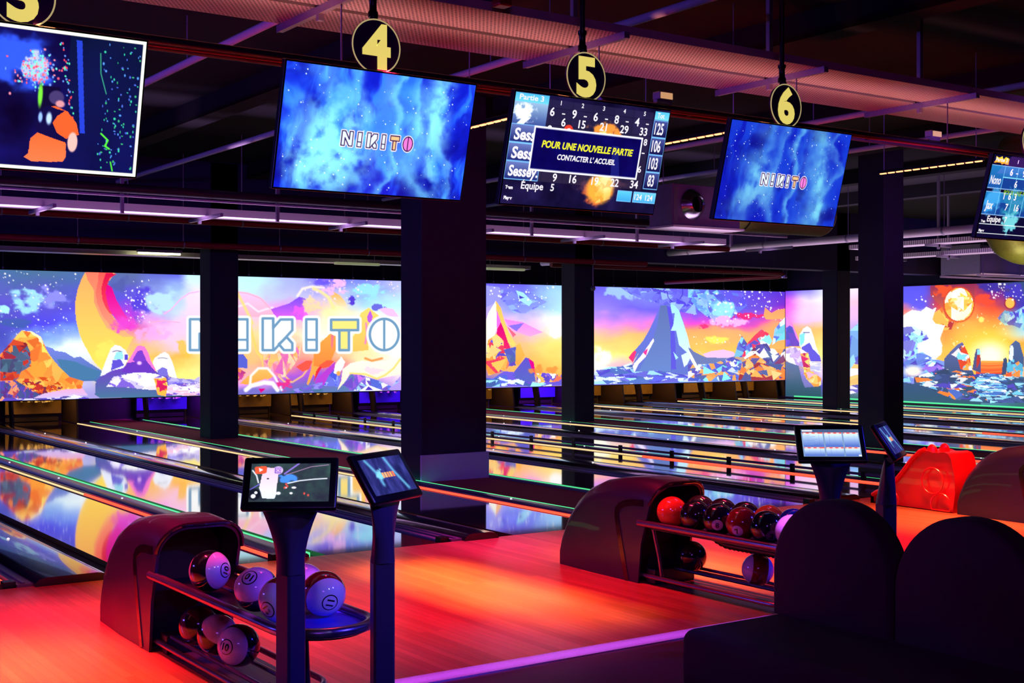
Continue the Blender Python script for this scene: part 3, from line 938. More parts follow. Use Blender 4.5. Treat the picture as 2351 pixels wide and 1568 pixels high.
    p.poly(Z5(510, 160, 610, 190, 740, 320, 690, 380, 560, 300), (165, 225, 250))
    p.poly(Z5(550, 230, 630, 260, 560, 280), (70, 55, 190))
    p.stars(1120, 1285, 655, 720, 34, 31, 1.5)
    p.poly(Z5(350, 560, 600, 600, 880, 740, 700, 800, 480, 720, 400, 650), (255, 130, 240), (250, 165, 220))
    p.poly(Z5(400, 650, 620, 610, 520, 730), (135, 110, 240))
    p.cloud(1270, 760, 34, 22, W_, .04, .3, .6, 53)
    p.poly(Z5(80, 1080, 80, 620, 130, 470, 230, 305, 240, 400, 240, 700, 210, 800, 120, 1070), (255, 250, 230))
    p.poly(Z5(230, 305, 300, 400, 350, 580, 420, 760, 510, 910, 470, 950, 400, 880, 340, 700, 300, 600, 240, 480), (255, 190, 90), (255, 215, 110))
    p.poly(Z5(240, 420, 300, 600, 250, 680, 240, 660), (255, 110, 235))
    p.poly(Z5(300, 600, 340, 700, 400, 880, 440, 970, 340, 970, 240, 790, 250, 690), (215, 0, 130), (235, 40, 100))
    p.poly(Z5(380, 650, 510, 770, 470, 810), (255, 100, 130))
    p.facets(Z5(80, 1190, 120, 850, 240, 760, 340, 860, 340, 970, 440, 1200, 330, 1280, 130, 1340, 80, 1200), 22, [(255, 160, 70), (255, 190, 90), (100, 80, 210), (255, 120, 80), (240, 60, 90), (255, 210, 130)], 55)
    p.facets(Z5(340, 980, 510, 940, 510, 1200, 430, 1210), 5, [(85, 90, 190), (100, 75, 200), (90, 110, 180)], 56)
    p.poly(Z5(510, 930, 560, 890, 630, 1060, 550, 1200, 500, 1180), (255, 185, 80), (255, 160, 70))
    p.poly(Z5(470, 1300, 640, 1090, 690, 1100, 750, 1200, 780, 1420, 600, 1440), (95, 80, 200), (85, 100, 190))
    p.poly(Z5(680, 1100, 755, 1150, 780, 1330, 730, 1260), (220, 0, 140))
    p.facets(Z5(80, 1500, 80, 1370, 190, 1380, 340, 1280, 470, 1290, 560, 1400, 800, 1440, 1140, 1400, 1140, 1480, 600, 1490), 32, [(85, 100, 215), (75, 105, 185), (150, 225, 245), (110, 90, 220), (220, 240, 255)], 57, 1.4, .6)
    p.facets(Z5(770, 1320, 880, 1300, 1000, 1310, 1140, 1330, 1140, 1420, 820, 1440), 16, [(100, 75, 205), (255, 130, 100), (255, 190, 90), (120, 90, 220), W_], 58)
    p.cloud(1250, 850, 42, 16, (250, 140, 60), .08, .4, .6, 59, .8)
    # volcano
    p.cloud(1440, 672, 70, 26, (160, 200, 250), .05, .35, .55, 61, .9)
    p.facets(Z6(450, 120, 1508, 130, 1508, 500, 1200, 440, 1050, 350, 900, 330, 700, 260, 560, 200), 60, [(95, 85, 235), (150, 190, 250), (120, 130, 245), (165, 215, 250), (105, 105, 240), (75, 60, 215)], 62, 1.3, 1, .8)
    p.line(Z6(1095, 180, 1110, 260, 1160, 315), 1.6, (60, 40, 180))
    p.line(Z6(1310, 150, 1310, 220, 1270, 280), 1.6, (60, 40, 180))
    p.poly(Z6(1000, 370, 1130, 350, 1200, 370, 1260, 440, 1310, 560, 1370, 780, 1400, 940, 1508, 1060, 1508, 1330, 560, 1330, 620, 1180, 700, 1030, 620, 1150, 560, 1090, 640, 1000, 760, 860, 830, 740, 900, 600, 960, 470), (100, 110, 220), (95, 115, 200))
    p.poly(Z6(1000, 370, 1090, 370, 1150, 700, 1150, 1280, 700, 1290, 850, 1000, 960, 640), (90, 110, 175), (100, 130, 200))
    p.poly(Z6(1090, 370, 1140, 400, 1190, 620, 1210, 900, 1220, 1250, 1150, 1260, 1140, 700), (85, 75, 225), (90, 85, 215))
    p.poly(Z6(1140, 350, 1200, 370, 1260, 440, 1310, 580, 1380, 800, 1420, 980, 1508, 1110, 1508, 1230, 1420, 1090, 1370, 1190, 1330, 1220, 1290, 1060, 1370, 1020, 1260, 920, 1220, 720, 1145, 720, 1180, 640, 1200, 480, 1160, 480), (160, 228, 248), (225, 240, 255))
    p.poly(Z6(1180, 1010, 1250, 1090, 1215, 1120), (170, 230, 250))
    p.poly(Z6(905, 820, 915, 860, 800, 1080, 700, 1180, 640, 1300, 600, 1250, 640, 1170, 740, 1060, 830, 930), (250, 235, 255))
    p.poly(Z6(560, 1090, 640, 990, 670, 1010, 620, 1160), (235, 50, 120))
    p.poly(Z6(760, 1020, 830, 960, 805, 1065), (240, 50, 150))
    p.facets(Z6(85, 1460, 85, 1280, 200, 1220, 440, 1220, 600, 1160, 640, 1290, 960, 1270, 1200, 1310, 1330, 1330, 1460, 1400, 1508, 1420, 700, 1450), 60, [(90, 95, 220), (110, 110, 230), (160, 220, 248), (80, 110, 190), (215, 230, 255), (85, 80, 215)], 64, 1.8, .55)
    p.cloud(1378, 822, 30, 36, (255, 255, 235), .04, .25, .6, 65)
    # --- dusk sky and crystal peaks up to the corner
    p.facets(Z7(0, 130, 390, 140, 640, 430, 500, 540, 330, 560, 130, 400, 0, 240), 50, [(110, 180, 245), (130, 225, 245), (95, 110, 235), (150, 210, 250), (85, 90, 225)], 67, 1.2, 1, .8)
    p.cloud(1655, 712, 40, 34, (150, 232, 248), .05, .33, .6, 68, .9)
    p.facets(Z7(560, 180, 700, 190, 760, 340, 640, 440, 600, 380), 8, [(80, 70, 220), (110, 90, 235), (95, 130, 240)], 69, 1, 1, .7)
    p.cloud(1665, 738, 60, 16, (255, 175, 240), .09, .36, .55, 70)
    p.cloud(1720, 725, 44, 12, (225, 20, 120), .1, .42, .55, 71)
    p.cloud(1615, 748, 16, 10, (240, 50, 120), .1, .35, .55, 72)
    p.stars(1590, 1800, 665, 740, 90, 33, 1.5)
    p.poly(Z7(970, 480, 985, 365, 1070, 440, 1140, 400, 1250, 380, 1250, 520, 1000, 520), (255, 150, 95), (255, 170, 90))
    p.cloud(1650, 780, 44, 14, (255, 230, 90), .06, .36, .6, 73)
    p.stars(1590, 1700, 765, 790, 16, 35, 1.2)
    p.poly(Z7(0, 880, 80, 940, 160, 980, 230, 1010, 380, 1010, 500, 1020, 600, 980, 600, 1110, 60, 1110), (105, 120, 175))
    p.poly(Z7(60, 860, 180, 970, 300, 930, 450, 910, 580, 940, 620, 990, 500, 1020, 230, 1010), (240, 190, 240))
    p.facets(Z7(590, 1000, 640, 830, 690, 735, 760, 830, 700, 1010), 8, [(130, 210, 245), (85, 75, 215), (100, 130, 230), (80, 90, 190)], 74)
    p.facets(Z7(690, 1000, 760, 830, 850, 730, 940, 650, 1030, 700, 1080, 800, 1040, 870, 900, 960, 760, 1010), 20, [(140, 225, 245), W_, (95, 120, 225), (170, 230, 248), (235, 50, 90), (90, 80, 200)], 75)
    p.facets(Z7(1080, 850, 1110, 650, 1180, 560, 1250, 490, 1250, 780, 1150, 800), 9, [(120, 220, 240), (215, 240, 255), (90, 120, 220), (90, 80, 210), (140, 200, 245)], 76)
    p.facets(Z7(720, 1010, 880, 850, 1010, 830, 1060, 900, 1250, 900, 1250, 1060, 1020, 1180, 720, 1160), 22, [(90, 95, 170), (85, 110, 165), (80, 70, 160), (255, 150, 70), W_, (120, 50, 100)], 77)
    p.facets(Z7(0, 1100, 130, 1100, 330, 1090, 560, 1010, 680, 1050, 720, 1150, 620, 1310, 0, 1320), 64, [(80, 100, 215), (110, 160, 240), (130, 225, 245), (90, 80, 200), (85, 90, 205), (90, 110, 180), (225, 240, 255), (255, 170, 90), (100, 85, 200)], 78, 1.2, .8)
    p.facets(Z7(700, 1050, 860, 960, 1030, 1090, 1250, 1100, 1250, 1300, 640, 1310), 44, [(255, 165, 80), (250, 125, 55), (255, 215, 140), (255, 190, 110), (170, 50, 60), (85, 90, 160), (80, 95, 160), (90, 80, 150)], 79, 1.2, .9)
    p.poly(Z7(0, 900, 40, 970, 130, 1140, 130, 1210, 30, 1040), (240, 248, 255))
    # letters
    logo(p, lambda a: a, lambda b: b, (108, 150, 185), [W_, (255, 226, 125), W_], W_, 6.2, .9)
    return p.C


def paint_side(s, t, co):
    x, y, z = co.T
    d = x * .5693 + y * .8221
    p = Paint(CX + FPX * (x * .8221 - y * .5693) / d, HY - FPX * (z - CAM_H) / d)
    columns(p, t, [
        (1800, [(0, (110, 60, 230)), (.13, (225, 90, 245)), (.26, (245, 110, 220)), (.36, (255, 160, 110)), (.6, (255, 180, 90)), (.75, (110, 100, 180)), (1, (50, 80, 120))]),
        (1850, [(0, (140, 130, 250)), (.12, (235, 215, 255)), (.26, (255, 190, 235)), (.38, (255, 180, 110)), (.6, (255, 205, 90)), (.8, (150, 130, 225)), (1, (55, 95, 110))]),
        (1890, [(0, (200, 205, 255)), (.12, (245, 240, 255)), (.26, (255, 205, 245)), (.36, (255, 190, 100)), (.6, (255, 240, 140)), (.75, (235, 210, 240)), (.9, (90, 80, 190)), (1, (60, 105, 115))]),
        (1960, [(0, (250, 225, 255)), (.15, (255, 190, 215)), (.3, (200, 170, 250)), (.5, (120, 150, 240)), (.7, (230, 170, 210)), (.85, (180, 180, 240)), (1, (60, 100, 110))]),
        (2075, [(0, (85, 80, 230)), (.13, (92, 90, 242)), (.22, (245, 120, 110)), (.3, (255, 255, 255)), (.45, (225, 240, 255)), (.6, (130, 120, 230)), (.72, (170, 215, 250)), (.84, (120, 130, 220)), (.9, (60, 85, 130)), (1, (45, 80, 115))]),
        (2120, [(0, (85, 80, 225)), (.16, (100, 90, 240)), (.26, (255, 250, 250)), (.5, (240, 248, 255)), (.7, (180, 225, 250)), (.84, (120, 120, 215)), (1, (45, 80, 110))]),
        (2165, [(0, (120, 40, 90)), (.15, (215, 60, 60)), (.3, (255, 130, 60)), (.6, (255, 190, 80)), (.75, (110, 110, 170)), (1, (45, 80, 110))]),
        (2220, [(0, (170, 40, 70)), (.12, (225, 70, 50)), (.3, (255, 160, 75)), (.55, (255, 190, 75)), (.66, (255, 240, 120)), (.75, (240, 110, 50)), (.84, (160, 200, 240)), (1, (60, 110, 120))]),
        (2280, [(0, (60, 60, 130)), (.1, (130, 40, 140)), (.2, (235, 80, 50)), (.4, (255, 165, 70)), (.62, (255, 215, 80)), (.75, (240, 100, 45)), (.84, (120, 170, 230)), (1, (50, 105, 115))]),
        (2351, [(0, (50, 75, 120)), (.2, (62, 52, 180)), (.32, (120, 190, 242)), (.42, (180, 220, 250)), (.48, (250, 140, 60)), (.65, (255, 165, 60)), (.8, (80, 100, 150)), (1, (50, 100, 105))]),
        (2500, [(0, (50, 70, 120)), (.3, (90, 60, 200)), (.5, (250, 140, 90)), (.7, (255, 170, 60)), (1, (50, 90, 110))])], 91, .14, 26)
    # corner peak, white monolith, white rock arch
    p.facets(Z7(1250, 620, 1250, 485, 1330, 560, 1400, 720, 1450, 870, 1250, 870), 9, [(90, 75, 215), (110, 70, 205), (85, 80, 200)], 92)
    p.poly(Z7(1255, 490, 1330, 560, 1400, 720, 1450, 860, 1390, 760, 1340, 620, 1300, 600, 1260, 630), (245, 130, 220))
    p.poly(Z7(1430, 860, 1430, 720, 1480, 640, 1530, 610, 1575, 640, 1610, 740, 1640, 860, 1690, 990, 1580, 960, 1520, 900, 1460, 900), (235, 248, 255))
    p.poly(Z7(1430, 720, 1500, 690, 1490, 820, 1440, 870), (130, 225, 240))
    p.poly(Z7(1455, 880, 1560, 820, 1600, 900, 1690, 990, 1710, 1060, 1500, 1060), (95, 85, 215))
    p.rect(*Z7(1475, 685)[0], *Z7(1560, 700)[0], (110, 110, 170))
    p.facets(Z7(1250, 900, 1340, 870, 1450, 900, 1540, 960, 1580, 1080, 1560, 1200, 1480, 1130, 1380, 1120, 1300, 1080, 1250, 1040), 18, [W_, (245, 235, 255), (225, 205, 250), (190, 160, 240)], 93)
    p.facets(Z7(1440, 960, 1540, 950, 1580, 1090, 1570, 1220, 1500, 1250, 1480, 1130), 9, [(255, 225, 110), (255, 200, 120), (210, 40, 110), (255, 170, 90)], 94)
    p.facets(Z7(1560, 1060, 1710, 1070, 1710, 1200, 1570, 1180), 8, [(225, 225, 255), (190, 190, 245), (240, 235, 255)], 95, 2, .5)
    p.facets(Z7(1480, 1210, 1600, 1190, 1710, 1280, 1710, 1360, 1640, 1410, 1520, 1290), 14, [(255, 190, 100), (255, 225, 150), (250, 160, 70), (255, 180, 210)], 96)
    p.poly(Z7(1250, 1060, 1420, 1120, 1460, 1300, 1500, 1400, 1710, 1380, 1710, 1520, 1250, 1500), (95, 115, 165), (40, 80, 95))
    # strip between the pillars
    p.facets([(1950, 760), (1972, 740), (1972, 850), (1950, 860)], 5, [(150, 210, 245), (90, 100, 220), (120, 170, 240)], 97)
    p.facets([(1950, 850), (1972, 820), (1972, 900), (1950, 905)], 7, [(230, 220, 255), (110, 100, 190), (255, 200, 120)], 98, 1.5, .5)
    # red swirl, faceted moon, cloud bank
    p.poly(Z8(400, 85, 700, 70, 930, 60, 930, 300, 700, 560, 560, 620, 540, 540, 420, 500, 460, 420, 530, 340, 470, 280, 400, 200), (140, 40, 80), (255, 140, 60))
    p.facets(Z8(410, 540, 440, 410, 540, 340, 580, 470, 680, 520, 650, 610, 540, 620), 9, [(255, 180, 80), (250, 110, 50), (255, 205, 90), (190, 50, 60)], 99)
    p.cloud(2165, 668, 26, 22, (235, 80, 40), .08, .4, .6, 100)
    cx_, cy_ = 2060 + 740 / 5.227, 640 + 308 / 5.227
    p.ell(cx_, cy_, 36, 41, (215, 70, 35), .06)
    moon = [(cx_ + 33 * math.cos(a * .2), cy_ + 38 * math.sin(a * .2)) for a in range(32)]
    p.facets(moon, 22, [(255, 205, 80), (255, 225, 130), (255, 250, 225), (255, 180, 75), (250, 165, 60)], 101)
    p.poly(Z8(650, 230, 660, 150, 740, 112, 770, 130, 720, 230), (255, 253, 235))
    p.poly(Z8(690, 450, 790, 400, 900, 280, 880, 400, 800, 490, 730, 500), (255, 250, 215))
    p.cloud(2272, 655, 40, 22, (60, 45, 160), .06, .36, .55, 102, .9)
    p.cloud(2330, 670, 40, 30, (70, 55, 190), .06, .34, .55, 103, .9)
    p.cloud(2262, 690, 28, 22, (240, 75, 45), .07, .38, .55, 104, .9)
    p.facets(Z8(1200, 470, 1290, 380, 1400, 400, 1521, 330, 1521, 620, 1400, 560, 1290, 560), 24, [(110, 195, 245), (80, 100, 225), (180, 225, 250), (70, 60, 200), (140, 215, 250)], 105, .8, 1.2, .85)
    p.ell(2060 + 1352 / 5.227, 640 + 293 / 5.227, 13, 14, (150, 30, 60), .15)
    p.ell(2060 + 1352 / 5.227, 640 + 293 / 5.227, 10.5, 11.5, (255, 185, 80), .1)
    p.ell(2060 + 1008 / 5.227, 640 + 490 / 5.227, 6, 6.5, (255, 232, 120), .2)
    p.stars(2265, 2351, 650, 690, 40, 41, 1.5)
    p.stars(2095, 2145, 680, 706, 8, 42, 1.4)
    p.stars(2180, 2310, 720, 800, 46, 43, 1.2, (255, 240, 200))
    p.poly(Z8(70, 440, 130, 400, 180, 375, 285, 390, 350, 335, 420, 370, 470, 340, 440, 420, 420, 490, 460, 540, 570, 560, 540, 640, 510, 720, 540, 800, 530, 900, 460, 960, 380, 940, 300, 870, 70, 960), (255, 255, 250), (250, 253, 255))
    p.facets(Z8(70, 580, 200, 570, 330, 640, 380, 720, 240, 780, 250, 890, 150, 930, 70, 980), 18, [(160, 225, 248), (95, 90, 215), (130, 130, 230), (200, 235, 252)], 106)
    p.facets(Z8(70, 1000, 230, 900, 300, 880, 440, 960, 560, 990, 560, 1150, 400, 1230, 70, 1240), 26, [(140, 210, 248), (85, 75, 200), (110, 140, 235), (225, 245, 255), (150, 110, 230)], 107, 1.4, .7)
    p.ell(2060 + 190 / 5.227, 640 + 1110 / 5.227, 20, 12, (255, 245, 225), .6)
    # sun and sea
    sx, sy = 2060 + 1110 / 5.227, 640 + 930 / 5.227
    p.ell(sx, sy - 6, 70, 60, (255, 225, 70), .9, .8)
    p.ell(sx, sy, 38, 30, (255, 255, 225), .7)
    p.poly(Z8(940, 985, 1290, 985, 1290, 1150, 940, 1150), (255, 170, 75), (225, 60, 30))
    for k in range(5):
        p.line(Z8(960, 1010 + k * 26, 1100, 1018 + k * 26, 1280, 1008 + k * 26), 2, (235, 95, 40) if k % 2 else (250, 130, 60), 1)
    # stacks of rock
    p.poly(Z8(560, 960, 640, 870, 720, 790, 780, 760, 820, 830, 870, 960, 900, 1100, 940, 1190, 560, 1190), (95, 105, 165), (60, 80, 120))
    p.facets(Z8(650, 910, 720, 850, 790, 780, 830, 850, 870, 950, 900, 1100, 760, 1090, 720, 950), 18, [(235, 75, 40), (255, 160, 70), (245, 225, 235), (110, 70, 120), (255, 130, 60), (130, 215, 240)], 108)
    p.poly(Z8(900, 1090, 930, 900, 950, 840, 985, 840, 1000, 960, 1000, 1130), (80, 80, 130))
    p.poly(Z8(955, 920, 995, 910, 990, 1000, 950, 1080), (190, 50, 45))
    p.poly(Z8(958, 850, 990, 850, 995, 910, 955, 910), (140, 215, 240))
    p.poly(Z8(1260, 1060, 1275, 960, 1300, 945, 1320, 970, 1320, 1080, 1300, 1150, 1250, 1160), (60, 75, 115))
    p.poly(Z8(1330, 1040, 1350, 800, 1420, 740, 1470, 770, 1500, 880, 1521, 950, 1521, 1250, 1330, 1180), (75, 100, 150), (60, 80, 120))
    p.poly(Z8(1340, 960, 1355, 800, 1390, 800, 1395, 900, 1380, 1000), (225, 240, 245))
    p.facets(Z8(1320, 1010, 1410, 960, 1521, 1040, 1521, 1180, 1400, 1220, 1300, 1190), 14, [(255, 150, 70), (95, 190, 230), (70, 90, 140), (240, 180, 140), (240, 90, 50)], 109)
    # crystal shore
    p.facets(Z8(350, 1130, 560, 1080, 700, 1100, 900, 1150, 1080, 1130, 1300, 1170, 1521, 1180, 1521, 1490, 900, 1490, 480, 1380, 200, 1320, 200, 1180), 150, [(62, 78, 135), (55, 75, 115), (58, 84, 125), (52, 80, 110), (110, 190, 235), (150, 215, 245), (250, 120, 50), (235, 240, 245), (80, 70, 180), (60, 90, 130), (70, 90, 150)], 110, 1.7, .6)
    p.facets(Z8(1000, 1140, 1240, 1140, 1330, 1230, 1300, 1400, 1000, 1420, 900, 1260), 70, [(120, 200, 245), (240, 250, 255), (70, 110, 190), (170, 225, 250), (60, 90, 150), (60, 80, 130), (80, 130, 210)], 111, 2.6, .4)
    p.poly(Z8(70, 1240, 300, 1280, 500, 1370, 700, 1450, 1000, 1480, 1000, 1560, 70, 1480), (55, 80, 125), (45, 85, 100))
    p.poly(Z8(210, 1185, 360, 1190, 430, 1220, 230, 1245), (250, 130, 60))
    p.facets(Z8(480, 1365, 560, 1310, 700, 1330, 800, 1390, 690, 1450), 7, [(250, 120, 45), (80, 110, 200), (255, 160, 70), (60, 80, 120)], 112)
    return p.C


m_case = mat('black_frame', (16, 14, 20), .5)
m_wire = mat('steel_wire', (120, 110, 130), .4, .7)
MX0, MX1, MZ0, MZ1 = 5.2, WALLX, .50, 3.07
mu = thing('mural_lightbox', 'long back-lit mural with the venue lettering, volcano and crescent planet above the pin decks', 'mural', (MX0, MASK, MZ0))
MB().box(0, MX1 - MX0, .012, .09, -.02, MZ1 - MZ0 + .02).build('light_box', m_case, mu)
art_grid('printed_panel', (0, 0, MZ1 - MZ0), (MX1 - MX0, 0, 0), (0, 0, -(MZ1 - MZ0)), 1640, 184,
         lambda s, t, co: paint_back(s, t, co + np.array([MX0, MASK, MZ0])), m_art, mu)
w0 = MB().tube([(0, .05, MZ1 - MZ0), (0, .05, CEIL - MZ0 - .02)], .006, 6).build('suspension_wire', m_wire, mu)
k0 = MB().lathe([(.012, 0), (.025, .02), (.025, .06), (.01, .08)], 8).build('wire_clamp', m_wire, w0)
k0.location = (0, .05, MZ1 - MZ0)
for k, px in enumerate([8, 104, 234, 330, 446, 573, 648, 812, 882, 1000, 1135, 1195, 1258, 1277, 1411, 1465, 1595, 1664, 1708, 1770]):
    c = w0 if k == 0 else copy_tree(w0, mu)
    c.location = (ratio(px) * MASK - MX0, 0, 0)
sm = thing('mural_lightbox', 'side wall back-lit mural with faceted moon, sunset and crystal shore', 'mural', (WALLX, 15.5, .03))
MB().box(.012, .055, 0, MASK - 15.5, -.02, MZ1 + .01).build('light_box', m_case, sm)
art_grid('printed_panel', (0, MASK - .02 - 15.5, MZ1 + .02 - .03), (0, -(MASK - 15.52), 0), (0, 0, -(MZ1 - .01)), 620, 210,
         lambda s, t, co: paint_side(s, t, co + np.array([WALLX, 15.5, .03])), m_art, sm)

# ---------------------------------------------------------------- screens over the approach
m_scr = art_mat('display', 1.25, .25, .4)
m_bez = mat('black_bezel', (10, 9, 14), .3)
m_chrome = mat('brushed_steel', (190, 185, 200), .22, 1.0)
m_white_e = mat('screen_white', (250, 250, 255), .4, emis=(250, 250, 255), es=1.0)
m_yel_e = mat('screen_yellow', (250, 250, 60), .4, emis=(248, 250, 50), es=1.0)
m_grn_e = mat('screen_green', (150, 210, 60), .4, emis=(140, 205, 50), es=.8)
m_blue_e = mat('screen_pale_blue', (90, 170, 240), .4, emis=(90, 170, 235), es=.8)
m_purp_e = mat('screen_dark_text', (30, 25, 70), .5)
for m_ in (m_white_e, m_yel_e, m_grn_e, m_blue_e, m_red, m_yel, m_grn, m_stud):
    m_.cycles.emission_sampling = 'NONE'
TW, TH, TY = 1.242, .702, 6.75


def nebula(seed, dark, bright, mid=(45, 120, 255)):
    def f(s, t, co):
        p = Paint(s * 1000, t * 564, (12, 26, 190))
        wx = p.U + (fbm(p.U * .006, p.V * .004, seed) - .5) * 260
        n = fbm(wx * .011, p.V * .0035, seed + 5)
        p.mix(sst(.4, .72, n), mid)
        n2 = fbm(wx * .007 + 9, p.V * .006, seed + 9, 5)
        p.mix(sst(.55, .8, n2) * .8, (8, 10, 130))
        n3 = fbm(p.U * .02, p.V * .02, seed + 20)
        for cx, cy, rx, ry, a in bright:
            dd = np.hypot((p.U - cx + (n - .5) * 160) / rx, (p.V - cy) / ry)
            p.mix(a * (1 - sst(.1, 1.1, dd)) * sst(.28, .62, .5 * n3 + .5 * fbm(p.U * .009, p.V * .012, seed + 60, 5)) * 1.15, (150, 245, 255))
        for x0, sd, w, a in ((560, 3, 12, .7), (290, 4, 40, .5), (770, 6, 46, .75), (880, 9, 16, .5), (420, 12, 20, .5)):
            xc = x0 + (fbm(p.V * .0045, p.V * 0 + sd, seed + sd, 3) - .5) * 260
            ww = w * (.4 + 1.5 * fbm(p.V * .008, p.V * 0, seed + sd + 1, 3))
            d = p.U - xc + (fbm(p.U * .03, p.V * .03, seed + 40) - .5) * 40
            p.mix(a * np.exp(-np.where(d > 0, d / ww, d / (ww * 2.2)) ** 2) * (.5 + .5 * n3), (130, 232, 255))
        p.C *= dark
        p.stars(10, 990, 10, 554, 150, seed, 2.2, (235, 250, 255))
        logo(p, lambda a: 500 + (a - 674) * .79, lambda b: 315 + (b - 768) * .95, (38, 25, 80), [(225, 240, 255), (255, 190, 130), (255, 120, 210)], (255, 235, 255), 7, 1.2)
        return p.C
    return f


def tile(p, x0, y0, x1, y1, c1, c2, edge=(120, 190, 250)):
    p.rect(x0, y0, x1, y1, c1, c2)
    p.line([(x0, y0), (x1, y0), (x1, y1), (x0, y1)], 4, edge, 1, True)


def scores5(s, t, co):
    p = Paint(s * 1000, t * 564, (14, 10, 44))
    p.C += (fbm(p.U * .01, p.V * .01, 3)[:, None] - .3) * np.array([34, 28, 60])
    p.rect(205, 20, 890, 440, (44, 40, 78), (60, 48, 70), .55)
    for k in range(6):
        p.line([(225 + k * 133, 20), (225 + k * 133, 440)], 2, (20, 16, 50))
    for y in (60, 146, 240, 335, 440):
        p.line([(205, y), (890, y)], 2, (18, 14, 46))
    p.cloud(590, 170, 150, 100, (255, 150, 60), .025, .3, .6, 8)
    p.cloud(580, 190, 90, 60, (255, 225, 150), .03, .3, .6, 9)
    p.cloud(600, 470, 120, 90, (255, 110, 50), .03, .25, .6, 10, .8)
    p.cloud(640, 440, 230, 90, (120, 70, 90), .02, .3, .8, 14, .5)
    p.ell(612, 452, 88, 78, (255, 170, 60), .25)
    p.ell(640, 420, 52, 46, (255, 235, 170), .5)
    p.facets([(560, 400), (680, 400), (690, 500), (600, 530)], 12, [(255, 190, 80), (255, 220, 130), (255, 160, 60)], 4, a=.5)
    p.rect(0, 4, 205, 48, (75, 180, 225), (110, 210, 240))
    p.rect(0, 48, 205, 158, (150, 185, 220), (60, 80, 150))
    p.cloud(75, 100, 90, 60, (240, 250, 255), .04, .35, .6, 11)
    p.line([(20, 60), (70, 118)], 4, (240, 250, 255))
    p.poly([(30, 158), (60, 125), (110, 122), (70, 158)], (235, 245, 255))
    for k in range(3):
        tile(p, 0, 160 + k * 94, 205, 250 + k * 94, (105, 120, 185), (30, 40, 110))
    p.rect(900, 10, 1000, 54, (80, 190, 235), (120, 215, 245))
    for k in range(4):
        tile(p, 902, 58 + k * 94, 1000, 148 + k * 94, (70, 80, 150), (16, 16, 70))
    tile(p, 735, 452, 830, 508, (90, 200, 240), (60, 160, 220))
    tile(p, 845, 452, 1000, 508, (110, 205, 240), (70, 165, 225))
    p.ell(350, 166, 30, 30, (240, 60, 40), .1)
    return p.C


def popup5(s, t, co):
    p = Paint(s * 720, t * 228, (6, 4, 84))
    p.C += (fbm(p.U * .012, p.V * .012, 5)[:, None] - .5) * np.array([10, 10, 40])
    p.poly([(520, 60), (560, 60), (600, 228), (540, 228)], (40, 50, 150), a=.5)
    p.line([(0, 0), (720, 0), (720, 228), (0, 228)], 20, (238, 238, 255), 1.5, True)
    return p.C


def scores7(s, t, co):
    p = Paint(s * 1000, t * 564, (10, 8, 46))
    for y0, y1 in ((70, 225), (250, 405)):
        p.rect(0, y0, 1000, y1, (30, 120, 185), (25, 80, 160))
        p.rect(150, y0 + 70, 1000, y1, (20, 60, 140))
    p.cloud(330, 330, 150, 200, (40, 130, 170), .02, .3, .6, 3)
    p.cloud(70, 320, 140, 120, (70, 170, 235), .02, .3, .6, 5, .8)
    p.cloud(330, 440, 110, 110, (110, 200, 210), .04, .25, .5, 6)
    for y in (70, 225, 250, 405):
        p.line([(0, y), (1000, y)], 4, (150, 200, 250))
    p.line([(150, 145), (1000, 145)], 8, (120, 215, 250), 2)
    for x in (150, 300, 430, 560):
        p.line([(x, 70), (x, 405)], 4, (130, 210, 245))
    for y in (470, 534):
        p.line([(0, y), (1000, y)], 5, (240, 250, 255))
    p.poly([(10, 55), (30, 35), (25, 12), (60, 20), (90, 8), (105, 30), (130, 10), (170, 18), (175, 60), (120, 55), (100, 62), (85, 50)], (255, 220, 60), (255, 150, 40))
    return p.C


